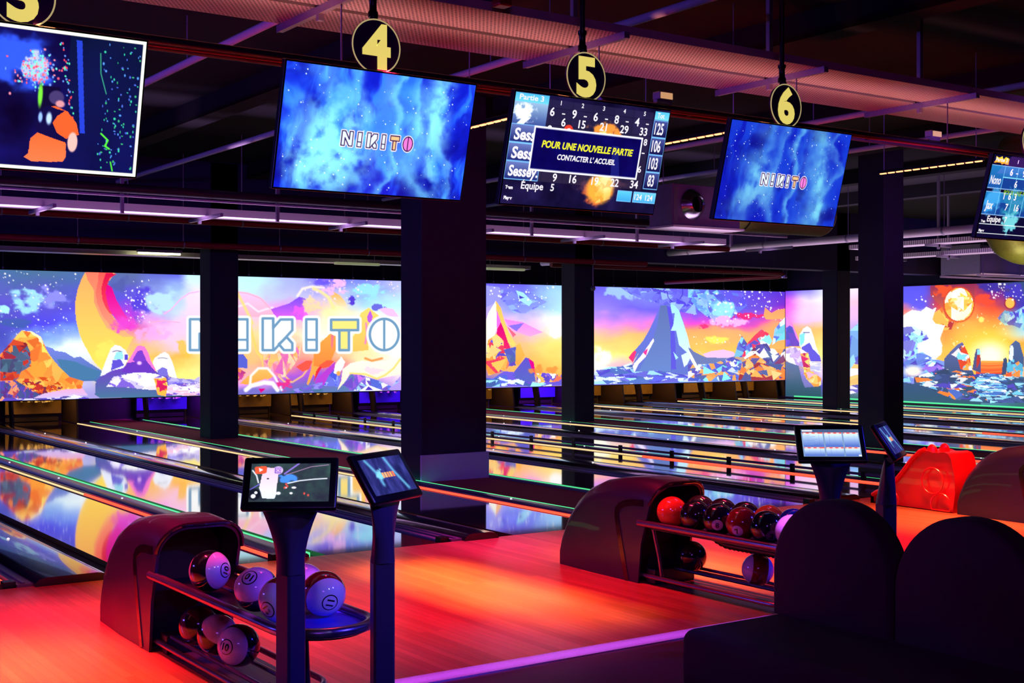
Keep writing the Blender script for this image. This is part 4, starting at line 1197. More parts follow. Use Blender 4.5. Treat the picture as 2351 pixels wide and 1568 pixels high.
def arena(s, t, co):
    p = Paint(s * 1000, t * 564, (12, 10, 74))
    p.C += (fbm(p.U * .006, p.V * .006, 8)[:, None] - .45) * np.array([20, 24, 110])
    p.rect(690, 0, 1000, 564, (6, 24, 60), (8, 16, 80), .7)
    p.cloud(480, 130, 210, 150, (50, 90, 255), .01, .25, .6, 4)
    p.poly([(715, 30), (738, 30), (775, 400), (755, 400)], (44, 76, 245), a=.8)
    p.cloud(560, 150, 90, 70, (190, 200, 255), .04, .35, .6, 6)
    rg = np.random.RandomState(4)
    for k in range(170):
        a, b = rg.normal(560, 45), rg.normal(165, 34)
        p.ell(a, b, rg.uniform(2, 5), rg.uniform(3, 6), [(255, 90, 120), (255, 140, 160), (120, 255, 220), (120, 160, 255)][rg.randint(4)], .5)
    for k in range(40):
        p.ell(660 + k * 1.5 + rg.normal(0, 8), 60 + k * 7 + rg.normal(0, 14), rg.uniform(2, 4), rg.uniform(3, 5), [(255, 70, 90), (90, 255, 190), (110, 160, 255)][rg.randint(3)], .5)
    for k in range(110):
        p.ell(rg.uniform(830, 980), rg.uniform(30, 540), rg.uniform(1.5, 5), rg.uniform(2, 6), [(60, 220, 170), (90, 160, 255), (60, 190, 120), (80, 110, 230)][rg.randint(4)], .5)
    p.line([(815, 70), (822, 150), (850, 230)], 4, (60, 170, 130), 2)
    p.line([(842, 395), (872, 420), (862, 445), (880, 455)], 7, (90, 255, 60), 2)
    p.line([(890, 510), (900, 545)], 6, (80, 230, 60), 2)
    p.poly([(585, 225), (665, 225), (690, 480), (590, 480)], (14, 8, 50))
    p.ell(588, 262, 9, 46, (120, 230, 60), .4)
    p.poly([(588, 330), (602, 330), (618, 480), (604, 480)], (110, 110, 190), a=.8)
    # person from behind
    p.poly([(540, 516), (556, 500), (560, 440), (590, 408), (640, 410), (700, 430), (706, 500), (696, 522), (640, 528), (570, 530)], (255, 104, 50), (255, 122, 74))
    p.poly([(620, 306), (650, 300), (700, 318), (738, 360), (752, 408), (712, 420), (700, 432), (664, 410), (640, 360), (655, 330)], (255, 96, 44))
    p.ell(728, 440, 20, 40, (250, 190, 180), .15)
    p.ell(652, 266, 30, 28, (70, 56, 110), .15)
    p.ell(668, 290, 18, 14, (225, 150, 160), .3)
    p.poly([(590, 320), (622, 300), (660, 312), (690, 316), (660, 340), (642, 372), (664, 408), (704, 430), (702, 444), (660, 434), (584, 412), (570, 370)], (14, 10, 66))
    p.ell(594, 350, 8, 20, (150, 190, 255), .4)
    p.ell(628, 352, 11, 24, (190, 220, 255), .4)
    p.line([(0, 0), (1000, 0), (1000, 564), (0, 564)], 26, (255, 253, 235), 2, True)
    return p.C


def tv(cx, lb, painter, n=(360, 204), sx=TW):
    t = thing('television', lb, 'television', (cx, TY, 2.597), 'screens over the approach', rx=R(14.9))
    h = sx / 2
    MB().box(-h - .01, h + .01, 0, .045, -.012, TH + .01, bev=.005).build('casing', m_bez, t)
    art_grid('screen', (-h, -.002, TH), (sx, 0, 0), (0, 0, -TH), n[0], n[1], painter, m_scr, t)
    MB().box(-.22, .22, .046, .075, .2, .5).build('back_plate', m_black, t)
    for s in (-1, 1):
        MB().tube([(s * .18, .08, .45), (s * .18, .25, .6), (s * .18, .372, .684)], .014, 8).build('mount_arm', m_black, t)
    return t


fn_s = lambda d: (lambda x, y: ((x / 1000 - .5) * TW, -d, (1 - y / 564) * TH))


def rows(par, m, items, fn, k=TW / 1000):
    """each string on a screen is a part of its own"""
    for nm, its in items:
        for it in its:
            b, x, y, h = it[:4]
            w = it[4] * k if len(it) > 4 and it[4] else None
            X, Y = (x / 1000 - .5) * TW, (1 - y / 564) * TH
            mb = MB()
            text(mb, b, X, Y, h * k, lambda a, c: (a, fn, c), w, *(it[5:] if len(it) > 5 else ()))
            mb.build(nm, m, par)


tv(1.631, 'hanging screen showing a player in orange from behind, framed in white', arena, (430, 244))
tv(3.66, 'hanging screen with blue nebula and white edged logo, below the number 4 disc', nebula(11, 1.05, [(280, 330, 330, 300, .75), (190, 470, 200, 160, .6), (790, 170, 120, 330, .8), (830, 460, 110, 150, .5)]), (430, 244))
t5 = tv(5.214, 'hanging screen with bowling scores and a yellow lettered pop-up notice', scores5, (430, 244), TW * 1.02)
tv(7.045, 'hanging screen with darker blue nebula and logo, below the number 6 disc', nebula(31, .92, [(330, 330, 170, 200, .6), (250, 440, 160, 110, .45), (820, 230, 60, 260, .75), (840, 480, 60, 100, .6)], (22, 60, 215)), (360, 204))
t7 = tv(10.06, 'hanging score screen with two player rows, cut by the frame edge', scores7, (300, 170))
rows(t5, m_white_e, [
    ('column_title', [('Partie 3', 90, 36, 26, 150), ('Tot', 950, 44, 26, 50)]),
    ('frame_number', [(str(k + 1), 275 + 140 * k, 42, 22) for k in range(5)]),
    ('throw_score', [(c, 228 + 141 * k, 100, 42) for k, c in enumerate('69684')] + [('-', 300 + 141 * k, 94, 30, 20) for k in range(5)]
     + [('8', 226, 190, 40), ('7', 350, 180, 26), ('8', 872, 198, 34), ('-', 868, 250, 30, 20), ('6', 862, 345, 34)]),
    ('running_score', [(c, x, 146, 40) for c, x in (('6', 308), ('15', 428), ('21', 570), ('29', 712), ('33', 846))]
     + [(c, x, 432, 40) for c, x in (('9', 306), ('16', 425), ('19', 572), ('22', 706), ('34', 842))]),
    ('player_name', [('Sesse', 98, 236, 56, 170, .03, 'c', 0, 0, .08), ('Sesse', 98, 330, 56, 170, .03, 'c', 0, 0, .08), ('Sessey.', 102, 420, 52, 185, .03, 'c', 0, 0, .08)]),
    ('total_score', [('125', 952, 132, 60, 62), ('106', 952, 226, 60, 62), ('103', 952, 320, 60, 62), ('83', 955, 414, 60, 44), ('124', 885, 494, 30, 52), ('124', 962, 494, 30, 52)]),
    ('team_title', [('\u00c9quipe', 172, 482, 36, 140), ('5', 300, 482, 36), ('Team', 30, 488, 16, 46, .05), ('Player', 32, 542, 16, 52, .05)])], -.004)
pg = art_grid('notice_panel', (-.37 * TW, -.006, .72 * TH), (.72 * TW, 0, 0), (0, 0, -.405 * TH), 200, 70, popup5, m_scr, t5)
rows(pg, m_yel_e, [('notice_heading', [('POUR UNE NOUVELLE PARTIE', 490, 262, 34, 600, .03, 'c', 0, 0, .15)])], -.009)
rows(pg, m_white_e, [('notice_line', [("CONTACTER L' ACCUEIL", 490, 318, 27, 385, .03, 'c', 0, 0, .12)])], -.009)
rows(t7, m_white_e, [
    ('column_title', [('Partie 3', 90, 44, 24, 130)]), ('frame_number', [('1', 275, 44, 24), ('2', 410, 44, 24)]),
    ('player_name', [('Nono', 70, 196, 56, 118, .02, 'c', 0, 0, .08), ('Jax', 62, 366, 56, 82, .02, 'c', 0, 0, .08)]),
    ('throw_score', [('6', 228, 128, 44), ('-', 292, 122, 30, 24), ('1', 205, 292, 44), ('6', 268, 292, 44), ('3', 330, 292, 44), ('9', 372, 128, 44)]),
    ('running_score', [('6', 305, 206, 44), ('7', 258, 366, 44), ('16', 372, 366, 44), ('15', 440, 206, 44)]),
    ('team_title', [('Equipe', 150, 452, 40, 150), ('7', 280, 452, 40), ('Team', 36, 460, 16, 46, .05), ('Player', 40, 524, 16, 60, .05)])], -.004)
rows(t7, m_grn_e, [('notice_heading', [('POUR UNE NOUVELLE PARTIE', 470, 262, 30, 560, .02, 'c', 0, 0, .15)])], -.003)
rows(t7, m_blue_e, [('notice_line', [("CONTACTER L' ACCUEIL", 480, 318, 26, 380, .01, 'c', 0, 0, .12)])], -.003)

# ---------------------------------------------------------------- lane number discs on black poles
m_num = art_mat('number_print', 1.0, .5, .2)


def sign(dig, x):
    SY, SZ, r = 6.68, 3.45, .157
    t = thing('lane_number_sign', 'round hanging sign with yellow number %s on a black pole' % dig, 'sign', (x, SY, SZ), 'round lane number signs')
    M = Matrix.Rotation(R(90), 4, 'X')
    MB().lathe([(r, -.012), (r, .012)], 48, M).build('disc', mat('sign_print_dark', (60, 26, 90), .4, var=.6, vscale=9), t, smooth=50)
    MB().tube([(r * math.cos(a * .1309), -.012, r * math.sin(a * .1309)) for a in range(48)], .0045, 6, True).build('rim', m_numrim, t, smooth=True)
    MB().tube([(0, .03, r - .02), (0, .03, CEIL - SZ - .01)], .018, 12).build('pole', m_black, t, smooth=True)
    MB().lathe([(.03, r + .02), (.03, r + .05), (.022, r + .06), (.022, r + .12), (.03, r + .13), (.03, r + .15)], 14).build('collar', m_black, t, smooth=50).location = (0, .03, 0)
    MB().box(-.012, .012, -.005, .03, r - .03, r + .02).build('hook', m_black, t)
    mb = MB()
    text(mb, dig, 0, -.118, .236, lambda a, b: (a, -.0145, b), None, .045)
    o = mb.build('numeral', m_numeral, t)
    return t


m_numrim = mat('pale_yellow_rim', (240, 225, 150), .4, emis=(240, 220, 150), es=.45)
m_numeral = mat('yellow_numeral', (255, 235, 110), .45, emis=(255, 236, 120), es=.75)
for d_, x_ in (('3', 1.66), ('4', 3.653), ('5', 5.207), ('6', 7.068), ('7', 10.14)):
    sign(d_, x_)

# ---------------------------------------------------------------- touch screen stands
m_stand = mat('grey_violet_powder_coat', (58, 48, 84), .38, .1, var=.1, vscale=60)


def phone_ad(s, t, co):
    p = Paint(s * 400, t * 220, (46, 62, 66))
    p.C += (fbm(p.U * .02, p.V * .02, 3)[:, None] - .5) * np.array([20, 60, 30])
    p.cloud(180, 85, 80, 30, (70, 140, 255), .03, .25, .6, 4)
    p.line([(170, 60), (240, 0)], 8, (150, 120, 230), 3)
    p.line([(180, 66), (300, 20), (390, 8)], 3, (200, 150, 200), 2)
    p.line([(190, 115), (250, 100), (320, 92), (385, 88)], 6, (235, 240, 255), 2)
    p.line([(8, 40), (30, 70), (42, 110)], 7, (235, 240, 255), 3)
    p.line([(4, 150), (50, 118)], 4, (130, 110, 255), 2)
    p.poly([(70, 22), (140, 28), (134, 190), (126, 204), (68, 200), (48, 140), (58, 60)], (250, 200, 225), (225, 240, 255))
    p.ell(88, 88, 6, 4, (40, 40, 60), .3)
    p.poly([(22, 18), (72, 14), (78, 20), (78, 52), (72, 58), (26, 60), (20, 54), (18, 24)], (235, 88, 52))
    p.poly([(40, 26), (60, 36), (41, 48)], W_)
    p.ell(136, 40, 25, 24, (225, 195, 255), .15)
    p.line([(122, 26), (150, 26), (150, 54), (122, 54)], 4, (120, 70, 190), 1, True)
    p.line([(136 + 8 * math.cos(a), 40 + 8 * math.sin(a)) for a in [k * .5 for k in range(13)]], 4, (150, 90, 190), 1)
    p.ell(26, 178, 32, 32, (18, 22, 30), .2)
    p.ell(22, 188, 12, 12, (240, 245, 255), .2)
    p.ell(34, 168, 8, 8, (240, 245, 255), .2)
    for x, y, rx, ry in ((146, 172, 12, 9), (222, 140, 12, 6), (210, 172, 8, 6), (180, 140, 8, 5)):
        p.ell(x, y, rx, ry, (245, 245, 255), .3)
    for x, y in ((182, 120), (176, 140), (188, 132), (296, 184), (276, 174)):
        p.ell(x, y, 5, 7, (225, 80, 70), .4)
    return p.C


def mini_neb(s, t, co):
    p = Paint(s * 400, t * 220, (40, 44, 110))
    p.C += (fbm(p.U * .03, p.V * .012, 6)[:, None] - .5) * np.array([60, 60, 110])
    for a in ([(60, 10), (110, 90), (120, 160)], [(240, 0), (270, 90), (330, 200)]):
        p.line(a, 22, (110, 200, 240), 14, a=.85)
    p.cloud(130, 110, 60, 60, (130, 215, 250), .03, .3, .6, 7)
    for k, c in enumerate([(240, 170, 110), (245, 180, 120), (255, 150, 90), (240, 170, 90), (250, 120, 80)]):
        p.rect(150 + k * 24, 92, 168 + k * 24, 122, c)
    return p.C


def table_ui(s, t, co):
    p = Paint(s * 400, t * 220, (120, 150, 190))
    p.rect(0, 0, 400, 26, (70, 90, 130))
    p.rect(8, 6, 80, 18, (235, 245, 255))
    for y0, y1 in ((26, 142), (144, 216)):
        for x0, x1 in ((10, 148), (160, 280), (292, 394)):
            p.rect(x0, y0, x1, y0 + 10, (235, 90, 80))
            p.rect(x0, y0 + 10, x1, y1, (215, 240, 250), (70, 100, 190))
            for k in range(3):
                p.rect(x0 + 6 + k * 40, y0 + 2, x0 + 24 + k * 40, y0 + 8, (250, 240, 240))
                p.line([(x0 + 38 * k + 34, y0 + 14), (x0 + 38 * k + 34, y1)], 1.5, (90, 120, 190))
    for k in range(8):
        p.rect(16, 46 + k * 11, 60 + (k * 37) % 60, 49 + k * 11, (120, 150, 210))
    p.rect(380, 205, 398, 216, (250, 255, 255))
    return p.C


def stand(x, y, yaw, lb, painter, n=(150, 84)):
    t = thing('touch_screen_stand', lb, 'touch screen stand', (x, y, 0), 'touch screen stands', rz=R(yaw))
    MB().box(-.14, .14, -.11, .17, 0, .014, bev=.004).build('base_plate', m_stand, t)
    K = .885
    q = .066 * K
    pr = lambda z, k=1.0, yo=.027: [(q * k * c, yo + q * k * s, z) for c, s in ((1, .12), (.12, 1), (-.12, 1), (-1, .12), (-1, -.12), (-.12, -1), (.12, -1), (1, -.12))]
    MB().loft([pr(.014), pr(.78)]).build('pole', m_stand, t)
    zz = lambda z: CAM_H - (CAM_H - z) * K
    neck = []
    for k in range(9):
        f = k / 8
        wx = q * (1 - f) + .135 * K * f ** 1.7 + q * f * (1 - f) * .3
        wy = q * (1 - f) + .026 * f
        zt, cy = .782 + f * (zz(.965) - .782), .027 * (1 - f) + f * .012
        dip = .034 * f ** 6
        neck.append([(wx * a, cy + wy * b, zt - dip * (1 - a * a) ** .5) for a, b in ((1, .12), (.8, .5), (.45, .8), (.12, 1), (-.12, 1), (-.45, .8), (-.8, .5), (-1, .12), (-1, -.12), (-.8, -.5), (-.45, -.8), (-.12, -1), (.12, -1), (.45, -.8), (.8, -.5), (1, -.12))])
    MB().loft(neck).build('neck_bracket', m_stand, t, smooth=35)
    tl = R(33.7)
    M = Matrix.Translation((0, 0, zz(1.08))) @ Matrix.Rotation(-tl, 4, 'X')
    mb = MB()
    mb.box(-.2175 * K, .2175 * K, 0, .03, -.135 * K, .135 * K, bev=.01)
    o = mb.build('tablet', m_bez, t, smooth=True)
    o.matrix_local = M
    MB().box(-.13, .13, .031, .044, -.09, .08, bev=.005).build('back_cover', m_stand, o)
    art_grid('screen', (-.182 * K, -.0015, .098 * K), (.364 * K, 0, 0), (0, 0, -.196 * K), n[0], n[1], painter, m_scr, o)
    return t


stand(2.257, 4.85, -31.9, 'touch screen stand with phone advert on its tablet, nearest the ball tray', phone_ad)
stand(2.726, 4.876, 27.6, 'touch screen stand turned sideways with small nebula picture, before the wide pillar', mini_neb)
stand(5.593, 4.938, -36, 'touch screen stand showing a pale score table, behind the first domed seat back', table_ui)
stand(6.07, 4.91, 30, 'touch screen stand seen from its side edge, in front of the red ball ramp', mini_neb, (60, 34))

# ---------------------------------------------------------------- ball returns
m_shell = mat('black_moulded_shell', (32, 22, 52), .36, coat=.2, var=.12, vscale=25)
m_inner = mat('matt_black_inside', (8, 7, 10), .8)
m_glow = mat('glossy_dark_inlay', (30, 20, 28), .12, coat=.8)
m_railm = mat('satin_steel_tube', (150, 138, 158), .28, .9)
m_tray = mat('black_tray', (26, 24, 38), .3)
m_tray_blue_light = mat('blue_lit_tray_end', (60, 70, 250), .3, coat=.4)  # blue light falling on the tray end, put into its colour
HF = 7.05


def arch(w, h, y0, k, n=10):
    """inverted U in x-z at depth y0; k shears the top forward"""
    r = min(w * .62, h * .5)
    pts = [(-w, 0.0), (-w, (h - r) * .5), (-w, h - r)]
    pts += [(-w + r - r * math.cos(a), h - r + r * math.sin(a)) for a in [math.pi / 2 * i / n for i in range(1, n + 1)]]
    pts += [(w - r + r * math.sin(a), h - r + r * math.cos(a)) for a in [math.pi / 2 * i / n for i in range(0, n + 1)]]
    pts += [(w, (h - r) * .5), (w, 0.0)]
    return [(x, y0 - k * (z / max(h, .01)) ** 2, z) for x, z in pts]


def ball_return(xc, lb, hose=False, rails=True, side=-1):
    t = thing('ball_return', lb, 'ball return', (xc, HF, 0), 'ball returns')
    w = .245
    st = [(0, .715, .20), (.08, .735, .17), (.2, .742, .12), (.34, .725, .07), (.5, .69, .03), (.64, .625, 0), (.76, .54, 0), (.86, .43, 0), (.93, .3, -.0), (.955, .18, 0), (.95, .04, 0)]
    mb = MB().loft([arch(w - max(0, y - .5) * .05, h, y, k) for y, h, k in st], cap=False, closed=False)
    mb.loft([arch(w - .018, h - .02, y + (.0 if i else .004), k) for i, (y, h, k) in enumerate(st[:1] + st[1:6])], cap=False, closed=False)
    a0, a1 = arch(w, .715, 0, .20), arch(w - .018, .695, .004, .20)
    mb.loft([a0, a1], cap=False, closed=False)
    mb.build('hood', m_shell, t, smooth=45)
    b = MB().loft([arch(w - .03, .66, y, 0) for y in (.12, .5)], cap=True, closed=True)
    b.build('inner_box', m_inner, t)
    lip = [(p[0] * 1.012, p[1] - .004, p[2] * 1.006) for p in arch(w, .715, 0, .2) if p[2] > .42]
    MB().tube(lip, .012, 8).build('front_lip', m_glow, t, smooth=True)
    for s in (-1, 1):
        path = [(-.06, .575), (.06, .57), (.14, .555), (.2, .53), (.23, .5), (.235, .46), (.22, .38), (.19, .26), (.155, .13), (.12, 0.004)]
        L_, R_ = [], []
        for k, (a, c) in enumerate(path):
            p, q = path[max(0, k - 1)], path[min(len(path) - 1, k + 1)]
            d = Vector((q[0] - p[0], q[1] - p[1])).normalized() * .023
            L_.append((a - d.y, max(c + d.x, .002)))
            R_.append((a + d.y, max(c - d.x, .002)))
        x_a, x_b = s * (w + .0005), s * (w + .005)
        MB().loft([[(x_a, *l), (x_b, *l), (x_b, *r), (x_a, *r)] for l, r in zip(L_, R_)]).build('side_inlay', m_glow, t)
    if not rails:
        return t

    def track(half, y0, ye, z, n=14):
        P = [(-half, y0, z), (-half, (y0 + ye) / 2, z), (-half, ye, z)]
        P += [(-half * math.cos(a), ye - half * math.sin(a), z) for a in [math.pi * k / n for k in range(1, n)]]
        return P + [(half, ye, z), (half, (y0 + ye) / 2, z), (half, y0, z)]
    MB().tube(track(.235, -.0, -1.62, .43), .025, 12).build('upper_rail', m_railm, t, smooth=True)
    pl = track(.21, -.05, -1.62, 0)
    mb = MB().prism([(p[0], p[1]) for p in pl], lambda a, c: (a, c, .392), lambda a, c: (a, c, .405))
    mb.build('ball_tray', m_tray, t)
    pe = [p for p in track(.222, -1.40, -1.62, 0)]
    MB().prism([(p[0], p[1]) for p in pe], lambda a, c: (a, c, .406), lambda a, c: (a, c, .418)).build('tray_end', m_tray_blue_light, t)
    MB().tube([(0, -.2, .41), (0, -1.4, .41)], .012, 8).build('centre_rail', m_railm, t, smooth=True)
    MB().tube(track(.20, .06, -1.22, .055), .016, 10).build('lower_rail', m_railm, t, smooth=True)
    for x in (-.075, .075):
        MB().tube([(side * .085 + x, .03, .096), (side * .085 + x, -1.36, .096), (side * .085 + x, -1.42, .12)], .012, 8).build('ball_bar', m_railm, t, smooth=True)
    MB().box(-.19, .19, -.12, -.02, .0, .11, bev=.01).build('rear_foot', m_black, t)
    MB().tube([(0, -1.48, .02), (0, -1.46, .2), (0, -1.44, .40)], .026, 10).build('leg', m_black, t, smooth=True)
    MB().lathe([(.10, 0), (.10, .012), (.07, .02), (.03, .03)], 20).build('foot', m_black, t).location = (0, -1.48, 0)
    MB().lathe([(.075, .35), (.09, .375), (.09, .392)], 16).build('leg_cap', m_black, t).location = (0, -1.5, 0)
    if hose:
        pts = [(.05, -.45 - k * .02, .372 - .045 * math.sin(min(1, k / 9) * 1.57)) for k in range(36)]
        MB().tube(pts, [.034 if k % 2 else .027 for k in range(36)], 10).build('corrugated_hose', m_black, t, smooth=True)
        MB().tube([(-.19, -.1, .40), (-.17, -.14, .2), (-.16, -.16, .06)], .014, 8).build('upright', m_railm, t, smooth=True)
    return t


RX1, RX2, RX3 = 2.675, 6.215, 11.12
ball_return(RX1, 'ball return rack nearest the camera, with white numbered balls on its tray')
ball_return(RX2, 'ball return rack with dark and red balls, beside the domed seat backs', True, True, 1)
ball_return(RX3, 'ball return hood at the frame edge beside the red ball ramp', False, False)

# ---------------------------------------------------------------- bowling balls
BR = .1075
_bm = {}


def ball_mat(c):
    if c not in _bm:
        _bm[c] = mat('ball_resin', c, .12, coat=.7, var=.08, vscale=30)
    return _bm[c]


WHT, BLK, REDB, ORB, BLU, PUR = (232, 226, 240), (22, 20, 30), (150, 22, 28), (235, 90, 36), (36, 44, 190), (60, 30, 70)


def ball(x, y, z, lb, c1, c2=None, band=.42, axis=(0, 0, 1), num=None, ndir=None, ring=True, grp='balls on the near rack', spin=0, ncol=None, ndot=None):
    t = thing('bowling_ball', lb, 'bowling ball', (x, y, z), grp)
    ax = Vector(axis).normalized()
    q = ax.to_track_quat('Z', 'Y').to_matrix().to_4x4()
    lat = sorted(set([-math.pi / 2 + math.pi * k / 28 for k in range(29)] + [band, -band]))
    seg = 40
    vs, fs, ms = [], [], []
    for a in lat:
        for k in range(seg):
            vs.append(q @ Vector((BR * math.cos(a) * math.cos(2 * math.pi * k / seg), BR * math.cos(a) * math.sin(2 * math.pi * k / seg), BR * math.sin(a))))
    for i in range(len(lat) - 1):
        mi = 1 if (c2 and -band - 1e-6 <= lat[i] and lat[i + 1] <= band + 1e-6) else 0
        for k in range(seg):
            l = (k + 1) % seg
            fs.append((i * seg + k, i * seg + l, (i + 1) * seg + l, (i + 1) * seg + k))
            ms.append(mi)
    mb = MB()
    for f, m_ in zip(fs, ms):
        pass
    mb.v, mb.f, mb.m = [tuple(v) for v in vs], fs, ms
    body = mb.build('shell', [ball_mat(c1), ball_mat(c2 or c1)], t, smooth=True)
    if num:
        d = Vector(ndir).normalized()
        u = Vector((0, 0, 1)).cross(d).normalized()
        v = d.cross(u)
        sp = R(spin)

        def on(r):
            def f(a, b):
                a, b = a * math.cos(sp) - b * math.sin(sp), a * math.sin(sp) + b * math.cos(sp)
                return (d + u * (a / BR) + v * (b / BR)).normalized() * r
            return f
        nm = MB()
        if ndot:
            dm = MB()
            ringpts = [(.04 * math.cos(k * .2618), .04 * math.sin(k * .2618)) for k in range(24)]
            inner = [(p[0] * .5, p[1] * .5) for p in ringpts]
            f = on(BR * 1.004)
            vv = [f(0, 0)] + [f(*p) for p in inner] + [f(*p) for p in ringpts]
            ff = [(0, 1 + k, 1 + (k + 1) % 24) for k in range(24)] + [(1 + k, 25 + k, 25 + (k + 1) % 24, 1 + (k + 1) % 24) for k in range(24)]
            dm.add(vv, ff).build('number_spot', ball_mat(ndot), t)
        elif ring:
            f = on(BR * 1.004)
            r0, r1 = .036, .042
            vv = [f(r * math.cos(k * .1963), r * math.sin(k * .1963)) for r in (r0, r1) for k in range(32)]
            nm.add(vv, [(k, (k + 1) % 32, 32 + (k + 1) % 32, 32 + k) for k in range(32)])
        text(nm, num, 0, -.017, .034, on(BR * 1.018), None, .03)
        nm.build('number_mark', ball_mat(ncol or BLK), t)
    return t


ZU, ZL = .43 + .098, .096 + .0935
N_ = 'balls on the near ball return'
toC = lambda x, y, z: Vector((-x, -y, CAM_H - z)).normalized()


def facing(x, y, z, sx, sz):
    """direction on the ball that appears sx right and sz up of its middle, in ball radii, from the seating side"""
    c = toC(x, y, z)
    r = Vector((0, 0, 1)).cross(c).normalized()
    u = c.cross(r)
    k = math.sqrt(max(.05, 1 - sx * sx - sz * sz))
    return c * k + r * sx + u * sz


def bput(px, py, z, lb, c1, c2=None, axis=(0, 0, 1), num=None, at=(0, 0), grp=N_, xy=None, **kw):
    x, y = xy or G(px, py, z)
    return ball(x, y, z, lb, c1, c2, axis=facing(x, y, z, *axis) if len(axis) == 2 else axis, num=num, ndir=facing(x, y, z, *at), grp=grp, **kw)


x0 = RX1 - .125
x1 = RX1 + .105
bput(0, 0, ZU, 'black and lilac white ball marked 10 under the near hood', WHT, BLK, (.78, 0), '10', (.78, -.0), xy=(x0, 6.46), band=.48, spin=65)
bput(0, 0, ZU, 'lilac white ball marked 10 with dark underside, behind the ball marked 13', WHT, (40, 36, 90), (-.32, .55), '10', (-.32, .55), xy=(x0, 5.86), band=.4, spin=160)
bput(0, 0, ZU, 'white ball with red band marked 13, left of the near pole', WHT, REDB, (-.6, -.4), '13', (-.62, -.42), xy=(x0 - .005, 5.56), band=.34, spin=-60)
bput(0, 0, ZU, 'white ball with red band marked 11, at the blue lit tray end', WHT, REDB, (.3, -.42), '11', (.3, -.42), xy=(x1 - .01, 5.58), band=.42, spin=75)
bput(0, 0, ZU, 'lilac ball half hidden behind the near pole', WHT, BLU, (.1, .3), xy=(x1, 5.82), band=.15)
xl = RX1 - .085
bput(0, 0, ZL, 'dark ball deepest in the lower track of the near rack', BLK, PUR, (.6, .3), xy=(xl, 6.72), band=.2)
bput(0, 0, ZL, 'three coloured ball with pale yellow cap, middle of the lower track', (226, 205, 190), BLK, (.35, .62), xy=(xl, 6.45), band=.36)
bput(0, 0, ZL, 'half pink white half black ball marked 10, front of the lower track', WHT, BLK, (-.6, -.05), '10', (-.6, -.05), xy=(xl, 6.17), band=.5, spin=-10)
F_ = 'balls on the far ball return'
xf, xb = RX2 - .145, RX2 + .076
bput(0, 0, ZU, 'plain orange red ball at the far hood mouth', ORB, grp=F_, xy=(xf, 6.80))
bput(0, 0, ZU, 'plain dark ball in the front row just left of the ball marked 8', BLK, grp=F_, xy=(xf, 6.565))
bput(0, 0, ZU, 'black ball with pale spot marked 8', BLK, num='8', at=(-.08, -.36), ndot=WHT, grp=F_, xy=(xf, 6.335))
bput(0, 0, ZU, 'dark red ball with pale spot marked 7', REDB, num='7', at=(-.3, -.48), ndot=WHT, grp=F_, xy=(xf, 6.115), spin=20)
bput(0, 0, ZU, 'black ball with dim violet spot between the ball marked 7 and the white ball', BLK, num='2', at=(.3, -.5), ndot=(90, 60, 110), grp=F_, xy=(xf, 5.895))
bput(0, 0, ZU, 'white ball with ringed number at the domed seat edge', WHT, num='14', at=(.35, -.15), grp=F_, xy=(xf, 5.675), spin=30)
bput(0, 0, ZU, 'dark back row ball beside the far hood mouth', (40, 24, 44), grp=F_, xy=(xb, 6.75))
bput(0, 0, ZU, 'dark back row ball behind the ball marked 8', (34, 24, 40), grp=F_, xy=(xb, 6.53))
bput(0, 0, ZU, 'dark back row ball behind the ball marked 7', (30, 24, 36), grp=F_, xy=(xb, 6.31))
bput(0, 0, ZU, 'orange back row ball', (230, 110, 40), grp=F_, xy=(xb, 6.09))
bput(0, 0, ZU, 'blue back row ball', BLU, grp=F_, xy=(xb, 5.87))
bput(0, 0, ZL, 'dark ball in the lower track under the corrugated hose', BLK, grp=F_, xy=(RX2 + .085, 6.85))
bput(0, 0, ZL, 'white and red ball in the lower track by the leg', WHT, REDB, (-.97, .1), grp=F_, xy=(RX2 + .085, 6.2), band=.5)

# ---------------------------------------------------------------- red ramp
m_ramp = mat('red_moulded_plastic', (225, 24, 34), .3, coat=.3, var=.06, vscale=6)
pf = [(-.02, 0), (-.05, .2), (-.045, .36), (-.02, .46), (.0, .545), (.03, .585), (.08, .6), (.16, .59), (.22, .585), (.27, .60), (.33, .60), (.4, .57), (.5, .48), (.6, .36), (.7, .25), (.82, .16), (.95, .10), (1.0, .07), (1.0, 0)]
t = thing('ball_ramp', 'red plastic ball ramp on the approach, between the side-on stand and the last hood', 'ball ramp', (11.1, 8.09, 0))
hw = .19
MB().loft([[(s * (hw - i), y, z * (1 - i * .12) - (0 if z > .01 else 0)) for y, z in pf] for s, i in ((-1, .05), (-1, .012), (-1, 0), (1, 0), (1, .012), (1, .05))]).build('body', m_ramp, t, smooth=35)
for s in (-1, 1):
    MB().tube([(s * (hw - .03), y, z + .012) for y, z in pf[10:18]], .022, 8).build('guide_rim', m_ramp, t, smooth=True)
for (y, z, r) in ((.22, .30, .13), (.12, .06, .12), (.72, .06, .08)):
    mb = MB()
    for k in range(24):
        pass
    pts = [(-hw - .001, y + r * math.cos(a * .2618), max(.012, z + r * math.sin(a * .2618))) for a in range(24)]
    mb.tube(pts, .009, 6, True).build('embossed_ring', m_ramp, t, smooth=True)
mb = MB().lathe([(.001, 0), (.05, .01), (.062, .03), (.05, .05), (.001, .06)], 16, Matrix.Rotation(R(90), 4, 'Y'))
o = mb.build('embossed_knob', m_ramp, t, smooth=True)
o.location = (-.13, .29, .60)
o = copy_tree(o, t)
o.location = (.07, .29, .60)

